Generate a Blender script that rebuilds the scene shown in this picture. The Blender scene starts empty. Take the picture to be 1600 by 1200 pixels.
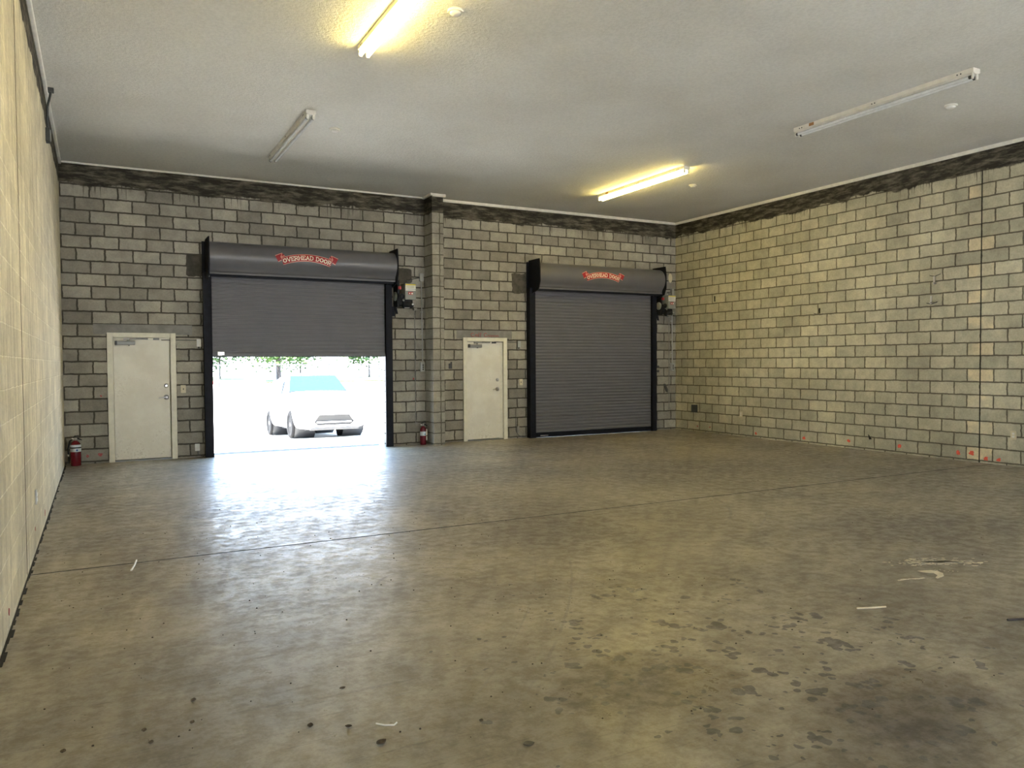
import bpy, bmesh, math, random
from mathutils import Vector, Matrix
random.seed(7)
PI = math.pi
scene = bpy.context.scene
col = scene.collection

# ------------------------------------------------------------------ camera
H, D, W, REAR = 4.78, 14.05, 12.34, -4.0
F_PX = 1205.7
yaw, pitch, roll = 0.49149, 0.028016, -0.006416
fwd = Vector((math.sin(yaw)*math.cos(pitch), math.cos(yaw)*math.cos(pitch), -math.sin(pitch)))
r0 = Vector((math.cos(yaw), -math.sin(yaw), 0)); u0 = r0.cross(fwd)
rgt = r0*math.cos(roll)+u0*math.sin(roll); up = -r0*math.sin(roll)+u0*math.cos(roll)
cam_data = bpy.data.cameras.new('camera'); cam = bpy.data.objects.new('camera', cam_data); col.objects.link(cam)
cam_data.sensor_fit = 'HORIZONTAL'; cam_data.sensor_width = 36; cam_data.lens = F_PX/1600*36
cam_data.clip_start = .05; cam_data.clip_end = 500
m = Matrix((rgt, up, -fwd)).transposed().to_4x4(); m.translation = Vector((0.4975, 0, 1.5773))
cam.matrix_world = m
scene.camera = cam

# ------------------------------------------------------------------ world, sun, exposure
SKY = 5.0
SUN = 46.0
world = bpy.data.worlds.new('sky'); scene.world = world; world.use_nodes = True
wn = world.node_tree.nodes; wl = world.node_tree.links
bg = wn['Background']
tc = wn.new('ShaderNodeTexCoord'); sx = wn.new('ShaderNodeSeparateXYZ'); cr = wn.new('ShaderNodeValToRGB')
wl.new(tc.outputs['Generated'], sx.inputs[0]); wl.new(sx.outputs['Z'], cr.inputs[0])
cr.color_ramp.elements[0].position = 0.0; cr.color_ramp.elements[0].color = (.80, .90, 1.0, 1)
cr.color_ramp.elements[1].position = .55; cr.color_ramp.elements[1].color = (.36, .60, 1.0, 1)
wl.new(cr.outputs[0], bg.inputs[0]); bg.inputs[1].default_value = SKY
sun_d = bpy.data.lights.new('sun', 'SUN'); sun = bpy.data.objects.new('sun', sun_d); col.objects.link(sun)
sun_d.energy = SUN; sun_d.angle = math.radians(.6); sun_d.color = (1, .96, .90)
sun.location = (0, 10, 20)
sun.rotation_euler = Vector((-.22, -.10, 1)).normalized().to_track_quat('Z', 'Y').to_euler()
vs = scene.view_settings
scene.display_settings.display_device = 'sRGB'
vs.view_transform = 'Standard'; vs.look = 'None'; vs.gamma = 1; vs.use_curve_mapping = False
vs.exposure = 1.32
LAMP = (1.0, .78, .22); LAMP_S = 24.0

# ------------------------------------------------------------------ materials
def new_mat(name):
    m = bpy.data.materials.new(name); m.use_nodes = True
    return m, m.node_tree.nodes, m.node_tree.links, m.node_tree.nodes['Principled BSDF']
def math_node(n, l, op, a, b=None, c=None, clamp=False):
    x = n.new('ShaderNodeMath'); x.operation = op; x.use_clamp = clamp
    for i, v in enumerate((a, b, c)):
        if v is None: continue
        if isinstance(v, (int, float)): x.inputs[i].default_value = v
        else: l.new(v, x.inputs[i])
    return x.outputs[0]
def mixc(n, l, fac, a, b, mode='MIX'):
    x = n.new('ShaderNodeMix'); x.data_type = 'RGBA'; x.blend_type = mode
    for s, v in ((x.inputs[0], fac), (x.inputs[6], a), (x.inputs[7], b)):
        if isinstance(v, (int, float)): s.default_value = v
        elif isinstance(v, tuple): s.default_value = (*v, 1)
        else: l.new(v, s)
    return x.outputs[2]
def noise(n, l, vec, scale, detail=4, rough=.6, vscale=None):
    x = n.new('ShaderNodeTexNoise'); x.inputs['Scale'].default_value = scale
    x.inputs['Detail'].default_value = detail; x.inputs['Roughness'].default_value = rough
    if vscale:
        mp = n.new('ShaderNodeMapping'); mp.inputs['Scale'].default_value = vscale; l.new(vec, mp.inputs[0]); vec = mp.outputs[0]
    l.new(vec, x.inputs['Vector']); return x.outputs['Fac']
def ramp(n, l, v, a, b, lo=0., hi=1.):
    x = n.new('ShaderNodeMapRange'); x.interpolation_type = 'SMOOTHSTEP'; l.new(v, x.inputs[0])
    x.inputs[1].default_value = a; x.inputs[2].default_value = b; x.inputs[3].default_value = lo; x.inputs[4].default_value = hi
    return x.outputs[0]
def bump(n, l, bs, h, strength, dist=.01, chain=None):
    b = n.new('ShaderNodeBump'); b.inputs['Strength'].default_value = strength; b.inputs['Distance'].default_value = dist
    l.new(h, b.inputs['Height'])
    if chain: l.new(chain, b.inputs['Normal'])
    l.new(b.outputs[0], bs.inputs['Normal']); return b.outputs[0]

def simple(name, c, rough=.5, metal=0., var=.06, nscale=12., bmp=0., spec=.5, emit=None, es=0.):
    m, n, l, bs = new_mat(name)
    g = n.new('ShaderNodeNewGeometry')
    f = noise(n, l, g.outputs['Position'], nscale)
    c1 = tuple(max(0, x*(1-var)) for x in c); c2 = tuple(min(1, x*(1+var)) for x in c)
    l.new(mixc(n, l, ramp(n, l, f, .3, .7), c1, c2), bs.inputs['Base Color'])
    bs.inputs['Roughness'].default_value = rough; bs.inputs['Metallic'].default_value = metal
    bs.inputs['Specular IOR Level'].default_value = spec
    if bmp: bump(n, l, bs, f, bmp, .004)
    if emit:
        bs.inputs['Emission Color'].default_value = (*emit, 1); bs.inputs['Emission Strength'].default_value = es
    return m

def block_mat(name, axis, uo, bw, ca, cb, mortar, band=True, streak=0., seam=None, off=.5, msize=.011, zo=.034):
    m, n, l, bs = new_mat(name)
    g = n.new('ShaderNodeNewGeometry'); P = g.outputs['Position']
    s = n.new('ShaderNodeSeparateXYZ'); l.new(P, s.inputs[0])
    U = s.outputs[axis]; Z = s.outputs[2]
    u = math_node(n, l, 'SUBTRACT', U, uo); z = math_node(n, l, 'SUBTRACT', Z, zo)
    nd = noise(n, l, P, 9, 3, .6); nd2 = noise(n, l, P, 7.3, 3, .6)
    ud = math_node(n, l, 'ADD', u, math_node(n, l, 'MULTIPLY', math_node(n, l, 'SUBTRACT', nd, .5), .036))
    zd = math_node(n, l, 'ADD', z, math_node(n, l, 'MULTIPLY', math_node(n, l, 'SUBTRACT', nd2, .5), .024))
    cv = n.new('ShaderNodeCombineXYZ'); l.new(ud, cv.inputs[0]); l.new(zd, cv.inputs[1])
    br = n.new('ShaderNodeTexBrick'); l.new(cv.outputs[0], br.inputs['Vector'])
    br.offset = off; br.offset_frequency = 2; br.squash = 1
    br.inputs['Scale'].default_value = 1; br.inputs['Mortar Size'].default_value = msize; br.inputs['Mortar Smooth'].default_value = .25
    br.inputs['Brick Width'].default_value = bw; br.inputs['Row Height'].default_value = .2; br.inputs['Bias'].default_value = 0
    br.inputs['Color1'].default_value = (*ca, 1); br.inputs['Color2'].default_value = (*cb, 1); br.inputs['Mortar'].default_value = (*mortar, 1)
    c = br.outputs['Color']
    if seam is not None:      # lighter tan half blocks either side of the control joint, every second course
        du = math_node(n, l, 'ABSOLUTE', math_node(n, l, 'SUBTRACT', U, seam))
        row = math_node(n, l, 'FLOOR', math_node(n, l, 'DIVIDE', z, .2))
        even = math_node(n, l, 'LESS_THAN', math_node(n, l, 'FLOORED_MODULO', row, 2), .5)
        near = math_node(n, l, 'LESS_THAN', du, .2)
        nb = math_node(n, l, 'SUBTRACT', 1, br.outputs['Fac'])
        rnd = ramp(n, l, noise(n, l, P, 1.7, 1), .4, .55, .25, .95)
        f = math_node(n, l, 'MULTIPLY', math_node(n, l, 'MULTIPLY', math_node(n, l, 'MULTIPLY', even, near), nb), rnd)
        c = mixc(n, l, f, c, (.74, .65, .46))
    big = noise(n, l, P, 1.1, 4, .6); fine = noise(n, l, P, 38, 4, .7); mid = noise(n, l, P, 6, 4, .65)
    c = mixc(n, l, 1, c, mixc(n, l, ramp(n, l, big, .3, .7), (.82, .81, .80), (1.12, 1.11, 1.08)), 'MULTIPLY')
    c = mixc(n, l, 1, c, mixc(n, l, ramp(n, l, mid, .3, .72), (.86, .86, .86), (1.08, 1.08, 1.07)), 'MULTIPLY')
    c = mixc(n, l, 1, c, mixc(n, l, ramp(n, l, fine, .3, .7), (.9, .9, .9), (1.08, 1.08, 1.08)), 'MULTIPLY')
    if streak:
        sv = noise(n, l, P, 1, 5, .65, (9, 9, .5))
        c = mixc(n, l, streak, c, mixc(n, l, ramp(n, l, sv, .3, .7), (.70, .68, .66), (1.15, 1.14, 1.1)), 'MULTIPLY')
    if band:
        # mortar-smeared bond beam with an uneven lower edge and drips
        slow = noise(n, l, P, 1, 2, .5, (2.3, 2.3, .01)); jag = noise(n, l, P, 11, 4, .7)
        edge = math_node(n, l, 'ADD', Z, math_node(n, l, 'MULTIPLY', math_node(n, l, 'SUBTRACT', slow, .5), .25))
        edge = math_node(n, l, 'ADD', edge, math_node(n, l, 'MULTIPLY', math_node(n, l, 'SUBTRACT', jag, .5), .10))
        bm_ = ramp(n, l, edge, 4.42, 4.45)
        drip = noise(n, l, P, 1, 3, .8, (26, 26, .8)); where = noise(n, l, P, 1, 2, .5, (1.3, 1.3, .05))
        dv = math_node(n, l, 'ADD', drip, math_node(n, l, 'MULTIPLY', math_node(n, l, 'SUBTRACT', Z, 4.43), .55))
        dm = math_node(n, l, 'MULTIPLY', ramp(n, l, dv, .52, .58), ramp(n, l, where, .45, .58))
        dm = math_node(n, l, 'MULTIPLY', dm, ramp(n, l, Z, 3.9, 4.35))
        dcol = mixc(n, l, ramp(n, l, noise(n, l, P, 1, 5, .7, (3, 3, 14)), .40, .72), (.034, .030, .024), (.185, .165, .125))
        c = mixc(n, l, math_node(n, l, 'MULTIPLY', dm, .75), c, (.07, .06, .05))
        c = mixc(n, l, bm_, c, dcol)
    l.new(c, bs.inputs['Base Color']); bs.inputs['Roughness'].default_value = .93; bs.inputs['Specular IOR Level'].default_value = .25
    h = math_node(n, l, 'ADD', math_node(n, l, 'MULTIPLY', br.outputs['Fac'], -1.0), math_node(n, l, 'MULTIPLY', fine, .35))
    h = math_node(n, l, 'ADD', h, math_node(n, l, 'MULTIPLY', mid, .35))
    bump(n, l, bs, h, .75, .012)
    return m

M = {}
M['block_back'] = block_mat('grey_concrete_block', 0, 0.01, .4064, (.27, .255, .222), (.43, .405, .35), (.085, .078, .066), msize=.014)
M['block_right'] = block_mat('buff_concrete_block', 1, 7.0, .402, (.43, .41, .32), (.58, .55, .43), (.16, .145, .11), seam=7.0, msize=.012)
M['block_left'] = block_mat('sealed_tan_concrete_block', 1, 6.72, .402, (.60, .555, .44), (.70, .65, .52), (.80, .76, .64), streak=.6, msize=.006)  # pale mortar paints in the bright grazing light along the joints
M['block_pier'] = block_mat('pier_concrete_block', 0, 6.26, .18, (.32, .305, .27), (.42, .40, .355), (.14, .13, .105), off=0.)

def floor_mat():
    m, n, l, bs = new_mat('stained_concrete_floor')
    g = n.new('ShaderNodeNewGeometry'); P = g.outputs['Position']
    s = n.new('ShaderNodeSeparateXYZ'); l.new(P, s.inputs[0]); X, Y = s.outputs[0], s.outputs[1]
    A = noise(n, l, P, .55, 5, .6); B = noise(n, l, P, 2.3, 6, .68); Cn = noise(n, l, P, 9, 9, .74); Fn = noise(n, l, P, 60, 4, .7)
    c = mixc(n, l, ramp(n, l, A, .34, .66), (.190, .158, .102), (.370, .325, .222))
    c = mixc(n, l, ramp(n, l, B, .36, .64), mixc(n, l, 1, c, (.66, .64, .61), 'MULTIPLY'), c)
    c = mixc(n, l, 1, c, mixc(n, l, ramp(n, l, Cn, .3, .72), (.88, .87, .85), (1.10, 1.09, 1.07)), 'MULTIPLY')
    c = mixc(n, l, 1, c, mixc(n, l, ramp(n, l, Fn, .3, .7), (.88, .88, .87), (1.10, 1.10, 1.10)), 'MULTIPLY')
    # large grey oil-darkened patches
    for (cx, cy, rx, ry, amt) in ((8.3, 8.6, 2.6, 1.6, .5), (3.75, 2.25, .50, .36, 1.0), (2.88, 3.0, .50, .36, 1.0), (3.35, 1.95, .5, .25, .8), (6.3, 3.7, .7, .35, .5), (7.6, 4.6, 1.8, .8, .45), (1.05, 3.9, .5, .35, .35), (5.0, 6.0, 1.5, .8, .3), (10.8, 8.0, 1.0, 2.2, .35)):
        dx = math_node(n, l, 'DIVIDE', math_node(n, l, 'SUBTRACT', X, cx), rx)
        dy = math_node(n, l, 'DIVIDE', math_node(n, l, 'SUBTRACT', Y, cy), ry)
        d = math_node(n, l, 'ADD', math_node(n, l, 'MULTIPLY', dx, dx), math_node(n, l, 'MULTIPLY', dy, dy))
        d = math_node(n, l, 'ADD', d, math_node(n, l, 'MULTIPLY', math_node(n, l, 'SUBTRACT', B, .5), -4.5))
        c = mixc(n, l, math_node(n, l, 'MULTIPLY', ramp(n, l, d, .35, 1.25, 1, 0), amt), c, mixc(n, l, 1, c, (.42, .37, .30), 'MULTIPLY'))
    # small dark oil spots gathered to the near right
    vo = n.new('ShaderNodeTexVoronoi'); vo.inputs['Scale'].default_value = 15; vo.inputs['Randomness'].default_value = 1
    wv = n.new('ShaderNodeVectorMath'); wv.operation = 'ADD'; nz = n.new('ShaderNodeTexNoise'); nz.inputs['Scale'].default_value = 14
    l.new(P, nz.inputs['Vector']); sc = n.new('ShaderNodeVectorMath'); sc.operation = 'SCALE'; sc.inputs['Scale'].default_value = .06
    l.new(nz.outputs['Color'], sc.inputs[0]); l.new(P, wv.inputs[0]); l.new(sc.outputs[0], wv.inputs[1]); l.new(wv.outputs[0], vo.inputs['Vector'])
    dx = math_node(n, l, 'DIVIDE', math_node(n, l, 'SUBTRACT', X, 3.5), 1.35); dy = math_node(n, l, 'DIVIDE', math_node(n, l, 'SUBTRACT', Y, 2.9), 1.65)
    d = math_node(n, l, 'ADD', math_node(n, l, 'MULTIPLY', dx, dx), math_node(n, l, 'MULTIPLY', dy, dy))
    reg = ramp(n, l, math_node(n, l, 'ADD', d, math_node(n, l, 'MULTIPLY', math_node(n, l, 'SUBTRACT', noise(n, l, P, 3.2, 3), .5), -5)), .1, 1.1, 1, 0)
    sp = math_node(n, l, 'LESS_THAN', vo.outputs['Distance'], math_node(n, l, 'MULTIPLY', reg, math_node(n, l, 'MULTIPLY', ramp(n, l, noise(n, l, P, 5, 2), .38, .68), .62)))
    c = mixc(n, l, math_node(n, l, 'MULTIPLY', sp, .90), c, (.028, .020, .012))
    # short thin scratches in several directions
    for ang, th_ in ((.5, .655), (-.35, .665), (1.3, .675)):
        mp = n.new('ShaderNodeMapping'); mp.inputs['Rotation'].default_value = (0, 0, ang); mp.inputs['Scale'].default_value = (1.6, 30, 1); l.new(P, mp.inputs[0])
        sn_ = noise(n, l, mp.outputs[0], 1, 2, .5)
        c = mixc(n, l, math_node(n, l, 'MULTIPLY', ramp(n, l, sn_, th_, th_+.03), .45), c, mixc(n, l, 1, c, (.5, .46, .42), 'MULTIPLY'))
    # pale bloom in the cement
    c = mixc(n, l, ramp(n, l, noise(n, l, P, 1.4, 6, .75), .56, .74, 0, .40), c, (.46, .43, .35))
    # scuffs and tyre marks: thin rings and lines in the concrete
    def ring(cx, cy, r, w, amt, c):
        dx = math_node(n, l, 'SUBTRACT', X, cx); dy = math_node(n, l, 'SUBTRACT', Y, cy)
        q = math_node(n, l, 'SQRT', math_node(n, l, 'ADD', math_node(n, l, 'MULTIPLY', dx, dx), math_node(n, l, 'MULTIPLY', dy, dy)))
        q = math_node(n, l, 'ABSOLUTE', math_node(n, l, 'SUBTRACT', q, r))
        q = math_node(n, l, 'ADD', q, math_node(n, l, 'MULTIPLY', math_node(n, l, 'SUBTRACT', Cn, .5), .02))
        f = math_node(n, l, 'MULTIPLY', ramp(n, l, q, w*.4, w, 1, 0), ramp(n, l, B, .42, .56))
        return mixc(n, l, math_node(n, l, 'MULTIPLY', f, amt), c, (.12, .10, .08))
    for a in ((4.5, 7.6, 2.4, .02, .5), (4.6, 7.7, 2.75, .015, .4), (-4, 9.5, 8.9, .012, .5), (-4.2, 9.4, 8.75, .010, .4), (14, 12, 13.2, .012, .5), (14.1, 12.1, 13.6, .010, .45), (2.6, 5.1, .42, .015, .5), (20, -6, 17.5, .012, .4)):
        c = ring(*a, c)
    # sawn control joint
    jd = math_node(n, l, 'ABSOLUTE', math_node(n, l, 'ADD', math_node(n, l, 'SUBTRACT', Y, 6.80), math_node(n, l, 'MULTIPLY', math_node(n, l, 'SUBTRACT', Cn, .5), .012)))
    jm = ramp(n, l, jd, .012, .026, 1, 0)
    c = mixc(n, l, math_node(n, l, 'MULTIPLY', jm, .85), c, (.05, .042, .032))
    l.new(c, bs.inputs['Base Color'])
    ro = math_node(n, l, 'ADD', ramp(n, l, B, .38, .62, .44, .30), ramp(n, l, Cn, .38, .60, .10, -.03))
    l.new(ro, bs.inputs['Coat Roughness']); l.new(ramp(n, l, Cn, .38, .60, .20, .95), bs.inputs['Coat Weight']); bs.inputs['Coat IOR'].default_value = 1.45
    bs.inputs['Roughness'].default_value = .52
    bs.inputs['Specular IOR Level'].default_value = .8
    bs.inputs['Sheen Weight'].default_value = .05; bs.inputs['Sheen Roughness'].default_value = .5
    h = math_node(n, l, 'ADD', math_node(n, l, 'MULTIPLY', B, 1.0), math_node(n, l, 'MULTIPLY', Cn, .35))
    h = math_node(n, l, 'SUBTRACT', math_node(n, l, 'ADD', h, math_node(n, l, 'MULTIPLY', Fn, .13)), math_node(n, l, 'MULTIPLY', jm, .3))
    bump(n, l, bs, h, .42, .011)
    return m
M['floor'] = floor_mat()

def ceil_mat():
    m, n, l, bs = new_mat('stippled_ceiling_paint')
    g = n.new('ShaderNodeNewGeometry'); P = g.outputs['Position']
    a = noise(n, l, P, .5, 2); f = noise(n, l, P, 34, 3, .6)
    c = mixc(n, l, ramp(n, l, a, .3, .7), (.615, .60, .555), (.69, .68, .64))
    c = mixc(n, l, 1, c, mixc(n, l, ramp(n, l, f, .3, .7), (.93, .93, .93), (1.04, 1.04, 1.04)), 'MULTIPLY')
    l.new(c, bs.inputs['Base Color']); bs.inputs['Roughness'].default_value = .9; bs.inputs['Specular IOR Level'].default_value = .2
    bump(n, l, bs, f, .55, .02)
    return m
M['ceiling'] = ceil_mat()

def door_mat():
    m, n, l, bs = new_mat('scuffed_cream_door_paint')
    g = n.new('ShaderNodeNewGeometry'); P = g.outputs['Position']
    s = n.new('ShaderNodeSeparateXYZ'); l.new(P, s.inputs[0])
    a = noise(n, l, P, 3, 5, .65); f = noise(n, l, P, 40, 4, .8)
    c = mixc(n, l, ramp(n, l, a, .3, .7), (.74, .70, .60), (.83, .80, .71))
    low = ramp(n, l, s.outputs[2], 0.0, .9, 1, 0); hand = ramp(n, l, math_node(n, l, 'ABSOLUTE', math_node(n, l, 'SUBTRACT', s.outputs[2], 1.2)), 0, .35, .6, 0)
    d = math_node(n, l, 'MULTIPLY', ramp(n, l, f, .5, .66), math_node(n, l, 'MAXIMUM', low, hand))
    d = math_node(n, l, 'MULTIPLY', d, ramp(n, l, a, .42, .62))
    c = mixc(n, l, math_node(n, l, 'MULTIPLY', d, .7), c, (.36, .30, .20))
    l.new(c, bs.inputs['Base Color']); bs.inputs['Roughness'].default_value = .55
    return m
M['door'] = door_mat()
M['frame'] = simple('cream_frame_paint', (.76, .73, .61), .5)
M['trim'] = simple('white_trim_paint', (.86, .84, .78), .5)
M['lintel'] = simple('smooth_grey_lintel', (.24, .235, .22), .9, var=.15, nscale=7, bmp=.3)
M['patch'] = simple('dark_mortar_patch', (.075, .068, .055), .95, var=.3, nscale=9, bmp=.5)
M['blackmetal'] = simple('black_painted_steel', (.008, .009, .015), .6, var=.2, spec=.2)
M['slat'] = simple('grey_enamelled_slat', (.145, .144, .155), .45, var=.04, nscale=3)
M['hood'] = simple('dark_grey_hood_enamel', (.118, .116, .125), .36, var=.05, nscale=3)
M['rubber'] = simple('black_rubber', (.008, .008, .0085), .85, spec=.1)
M['chrome'] = simple('brushed_steel', (.55, .54, .52), .3, 1.)
M['alu'] = simple('grey_closer_aluminium', (.24, .235, .22), .42, .6)
M['zinc'] = simple('galvanised_conduit', (.42, .42, .40), .45, .6)
M['bright_tube'] = simple('glowing_tube', (.9, .9, .88), .4, emit=LAMP, es=LAMP_S)
M['dead_tube'] = simple('unlit_white_tube', (.80, .81, .82), .22)
M['fixture'] = simple('white_fixture_enamel', (.76, .73, .66), .4)
M['darkcap'] = simple('dark_tube_end', (.05, .05, .05), .5)
M['tape'] = simple('brown_tape', (.35, .16, .05), .6)
M['plastic'] = simple('ivory_plastic', (.62, .56, .40), .4)
M['whiteplastic'] = simple('white_plastic', (.72, .71, .68), .4)
M['darkbox'] = simple('dark_grey_box', (.04, .045, .045), .5)
M['opgrey'] = simple('operator_grey_paint', (.24, .25, .23), .45)
M['opblack'] = simple('operator_black_casting', (.010, .011, .014), .5, var=.25, spec=.25)
M['red'] = simple('red_paint', (.42, .018, .02), .35)
M['bannerred'] = simple('banner_red', (.36, .010, .018), .45)
M['bannerline'] = simple('banner_pink_line', (.78, .36, .28), .5)
M['bannercream'] = simple('banner_cream', (.90, .86, .68), .5)
M['ext_red'] = simple('extinguisher_red', (.15, .006, .014), .26)
M['ext_label'] = simple('extinguisher_label', (.72, .76, .80), .4)
M['blue'] = simple('label_blue', (.04, .12, .35), .4)
M['yellow'] = simple('label_yellow', (.75, .58, .05), .5)
M['labelwhite'] = simple('label_white', (.78, .76, .68), .5)
M['labelgrey'] = simple('label_grey_print', (.25, .25, .24), .6)
M['orange'] = simple('orange_marker_paint', (.85, .13, .08), .7, var=.25, nscale=60)
M['redmark'] = simple('faded_red_marker_paint', (.42, .10, .10), .8, var=.3, nscale=60)
M['leaf'] = simple('dry_brown_leaf', (.07, .05, .03), .7, var=.4, nscale=50)
M['greyleaf'] = simple('grey_green_leaf', (.08, .075, .05), .7, var=.4, nscale=50)
M['paint'] = simple('spilt_cream_paint', (.68, .62, .47), .6, var=.1, nscale=30)
M['wood'] = simple('pale_wood_sliver', (.66, .55, .36), .7)
M['crumb'] = simple('dark_crumbs', (.05, .04, .03), .8)
M['joint'] = simple('dark_joint_filler', (.022, .020, .017), .95, var=.4)
M['asphalt'] = simple('sunlit_concrete_apron', (.56, .55, .52), .9, var=.1, nscale=2, bmp=.2)
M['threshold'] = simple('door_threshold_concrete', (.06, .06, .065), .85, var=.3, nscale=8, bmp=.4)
M['grass'] = simple('grass_verge', (.026, .055, .008), .9, var=.4, nscale=4)
M['leafgreen'] = simple('tree_leaves', (.035, .07, .01), .7, var=.5, nscale=3)
M['bark'] = simple('tree_bark', (.045, .036, .032), .9, var=.3)
M['carpaint'] = simple('white_car_paint', (.80, .80, .80), .18, var=.02)
M['carglass'] = simple('car_glass', (.01, .02, .03), .04, spec=.3)
M['cardark'] = simple('black_car_trim', (.012, .012, .013), .5)
M['wheelmetal'] = simple('alloy_wheel', (.45, .46, .48), .35, .8)
M['lens'] = simple('headlamp_lens', (.5, .52, .55), .1)
M['fence'] = simple('galvanised_fence', (.025, .025, .028), .6, .0)
M['redcurb'] = simple('red_curb_paint', (.50, .06, .05), .7)

# ------------------------------------------------------------------ mesh helper
org = {}
class MB:
    def __init__(s): s.v = []; s.f = []; s.sm = []
    def add(s, vs_, fs, smooth=False):
        k = len(s.v); s.v += [tuple(v) for v in vs_]; s.f += [tuple(i+k for i in f) for f in fs]; s.sm += [smooth]*len(fs); return s
    def box(s, x0, x1, y0, y1, z0, z1, bev=0.):
        bm = bmesh.new(); bmesh.ops.create_cube(bm, size=1)
        for v in bm.verts: v.co = Vector(((x0+x1)/2+v.co.x*(x1-x0), (y0+y1)/2+v.co.y*(y1-y0), (z0+z1)/2+v.co.z*(z1-z0)))
        if bev: bmesh.ops.bevel(bm, geom=list(bm.edges), offset=bev, segments=2, affect='EDGES', profile=.6)
        bm.verts.index_update(); vs_ = [v.co[:] for v in bm.verts]; fs = [[v.index for v in f.verts] for f in bm.faces]; bm.free()
        return s.add(vs_, fs)
    def lathe(s, c, axis, prof, n=24, cap=True):
        a = Vector(axis).normalized(); t = Vector((0, 0, 1)) if abs(a.z) < .9 else Vector((1, 0, 0))
        p = a.cross(t).normalized(); q = a.cross(p); c = Vector(c); vs_ = []; fs = []
        for (h, r) in prof:
            for i in range(n):
                an = 2*PI*i/n; vs_.append(c+a*h+(p*math.cos(an)+q*math.sin(an))*r)
        for j in range(len(prof)-1):
            for i in range(n): fs.append((j*n+i, j*n+(i+1) % n, (j+1)*n+(i+1) % n, (j+1)*n+i))
        s.add(vs_, fs, True)
        if cap: s.add(vs_[:n], [tuple(range(n))[::-1]]); s.add(vs_[-n:], [tuple(range(n))])
        return s
    def cyl(s, a, b, r, n=16):
        a = Vector(a); b = Vector(b); return s.lathe(a, b-a, [(0, r), ((b-a).length, r)], n)
    def tube(s, pts, r, n=8):
        pts = [Vector(p) for p in pts]; vs_ = []; fs = []
        prev = None
        for i, p in enumerate(pts):
            d = (pts[min(i+1, len(pts)-1)]-pts[max(i-1, 0)]).normalized()
            t = prev if prev else (Vector((0, 0, 1)) if abs(d.z) < .9 else Vector((1, 0, 0)))
            a = (t-d*t.dot(d)).normalized(); b = d.cross(a); prev = a
            for k in range(n): an = 2*PI*k/n; vs_.append(p+(a*math.cos(an)+b*math.sin(an))*r)
        for j in range(len(pts)-1):
            for i in range(n): fs.append((j*n+i, j*n+(i+1) % n, (j+1)*n+(i+1) % n, (j+1)*n+i))
        s.add(vs_, fs, True); s.add(vs_[:n], [tuple(range(n))[::-1]]); s.add(vs_[-n:], [tuple(range(n))]); return s
    def prism(s, poly, vec, smooth=False):
        n = len(poly); a = [Vector(p) for p in poly]; b = [p+Vector(vec) for p in a]
        s.add(a+b, [tuple(range(n))[::-1], tuple(range(n, 2*n))]); s.add(a+b, [(i, (i+1) % n, n+(i+1) % n, n+i) for i in range(n)], smooth); return s
    def build(s, name, mat, parent=None, bevel=0., origin=None):
        me = bpy.data.meshes.new(name)
        if origin is None:
            mn = [min(v[i] for v in s.v) for i in range(3)]; mx = [max(v[i] for v in s.v) for i in range(3)]
            origin = Vector(((mn[0]+mx[0])/2, (mn[1]+mx[1])/2, mn[2]))
        origin = Vector(origin)
        me.from_pydata([tuple(Vector(v)-origin) for v in s.v], [], s.f)
        for p, q in zip(me.polygons, s.sm): p.use_smooth = q
        bm = bmesh.new(); bm.from_mesh(me); bmesh.ops.recalc_face_normals(bm, faces=bm.faces); bm.to_mesh(me); bm.free()
        me.materials.append(mat)
        o = bpy.data.objects.new(name, me); col.objects.link(o); org[o.name] = origin
        if parent: o.parent = parent; o.location = origin-org[parent.name]
        else: o.location = origin
        if bevel:
            b = o.modifiers.new('bevel', 'BEVEL'); b.width = bevel; b.segments = 2; b.limit_method = 'ANGLE'
        return o
def empty(name, loc):
    o = bpy.data.objects.new(name, None); o.empty_display_size = .1; col.objects.link(o); o.location = loc; org[o.name] = Vector(loc); return o
def tag(o, label, cat, group=None, kind=None):
    o['label'] = label; o['category'] = cat
    if group: o['group'] = group
    if kind: o['kind'] = kind
    return o

# ------------------------------------------------------------------ setting
T = .2
b = MB().box(-T, W+T, REAR-T, D+T, -.15, 0); floor_ = tag(b.build('floor', M['floor']), 'stained brown and grey concrete slab floor with a sawn joint', 'floor', kind='structure')
b = MB(); x = 0.
while x < W:
    a = random.uniform(.004, .009); L_ = random.uniform(.2, .5); e_ = min(W, x+L_)
    b.box(x, e_, 6.80-a, 6.80+a, 0, .0012); x = e_
b.build('control_joint', M['joint'], floor_)
b = MB().box(-T, W+T, REAR-T, D+T, H, H+.15); tag(b.build('ceiling', M['ceiling']), 'white stippled flat ceiling', 'ceiling', kind='structure')
b = MB().box(-T, 0, REAR, D, 0, H); wall_left = tag(b.build('wall_left', M['block_left']), 'tan sealed concrete block wall running along the left side', 'wall', kind='structure')
b = MB().box(W, W+T, REAR, D, 0, H); wall_right = tag(b.build('wall_right', M['block_right']), 'buff concrete block wall on the right with a vertical joint', 'wall', kind='structure')
b = MB(); x = -T
for (a0, a1) in ((2.2, 5.3), (8.5, 11.6)):  # two unseen doorways added behind the camera to let in fill daylight
    b.box(x, a0, REAR-T, REAR, 0, H); b.box(a0, a1, REAR-T, REAR, 2.4, H); x = a1
b.box(x, W+T, REAR-T, REAR, 0, H); tag(b.build('wall_rear', M['block_right']), 'unseen concrete block wall behind the viewer with two open doorways added for fill daylight', 'wall', kind='structure')
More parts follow.
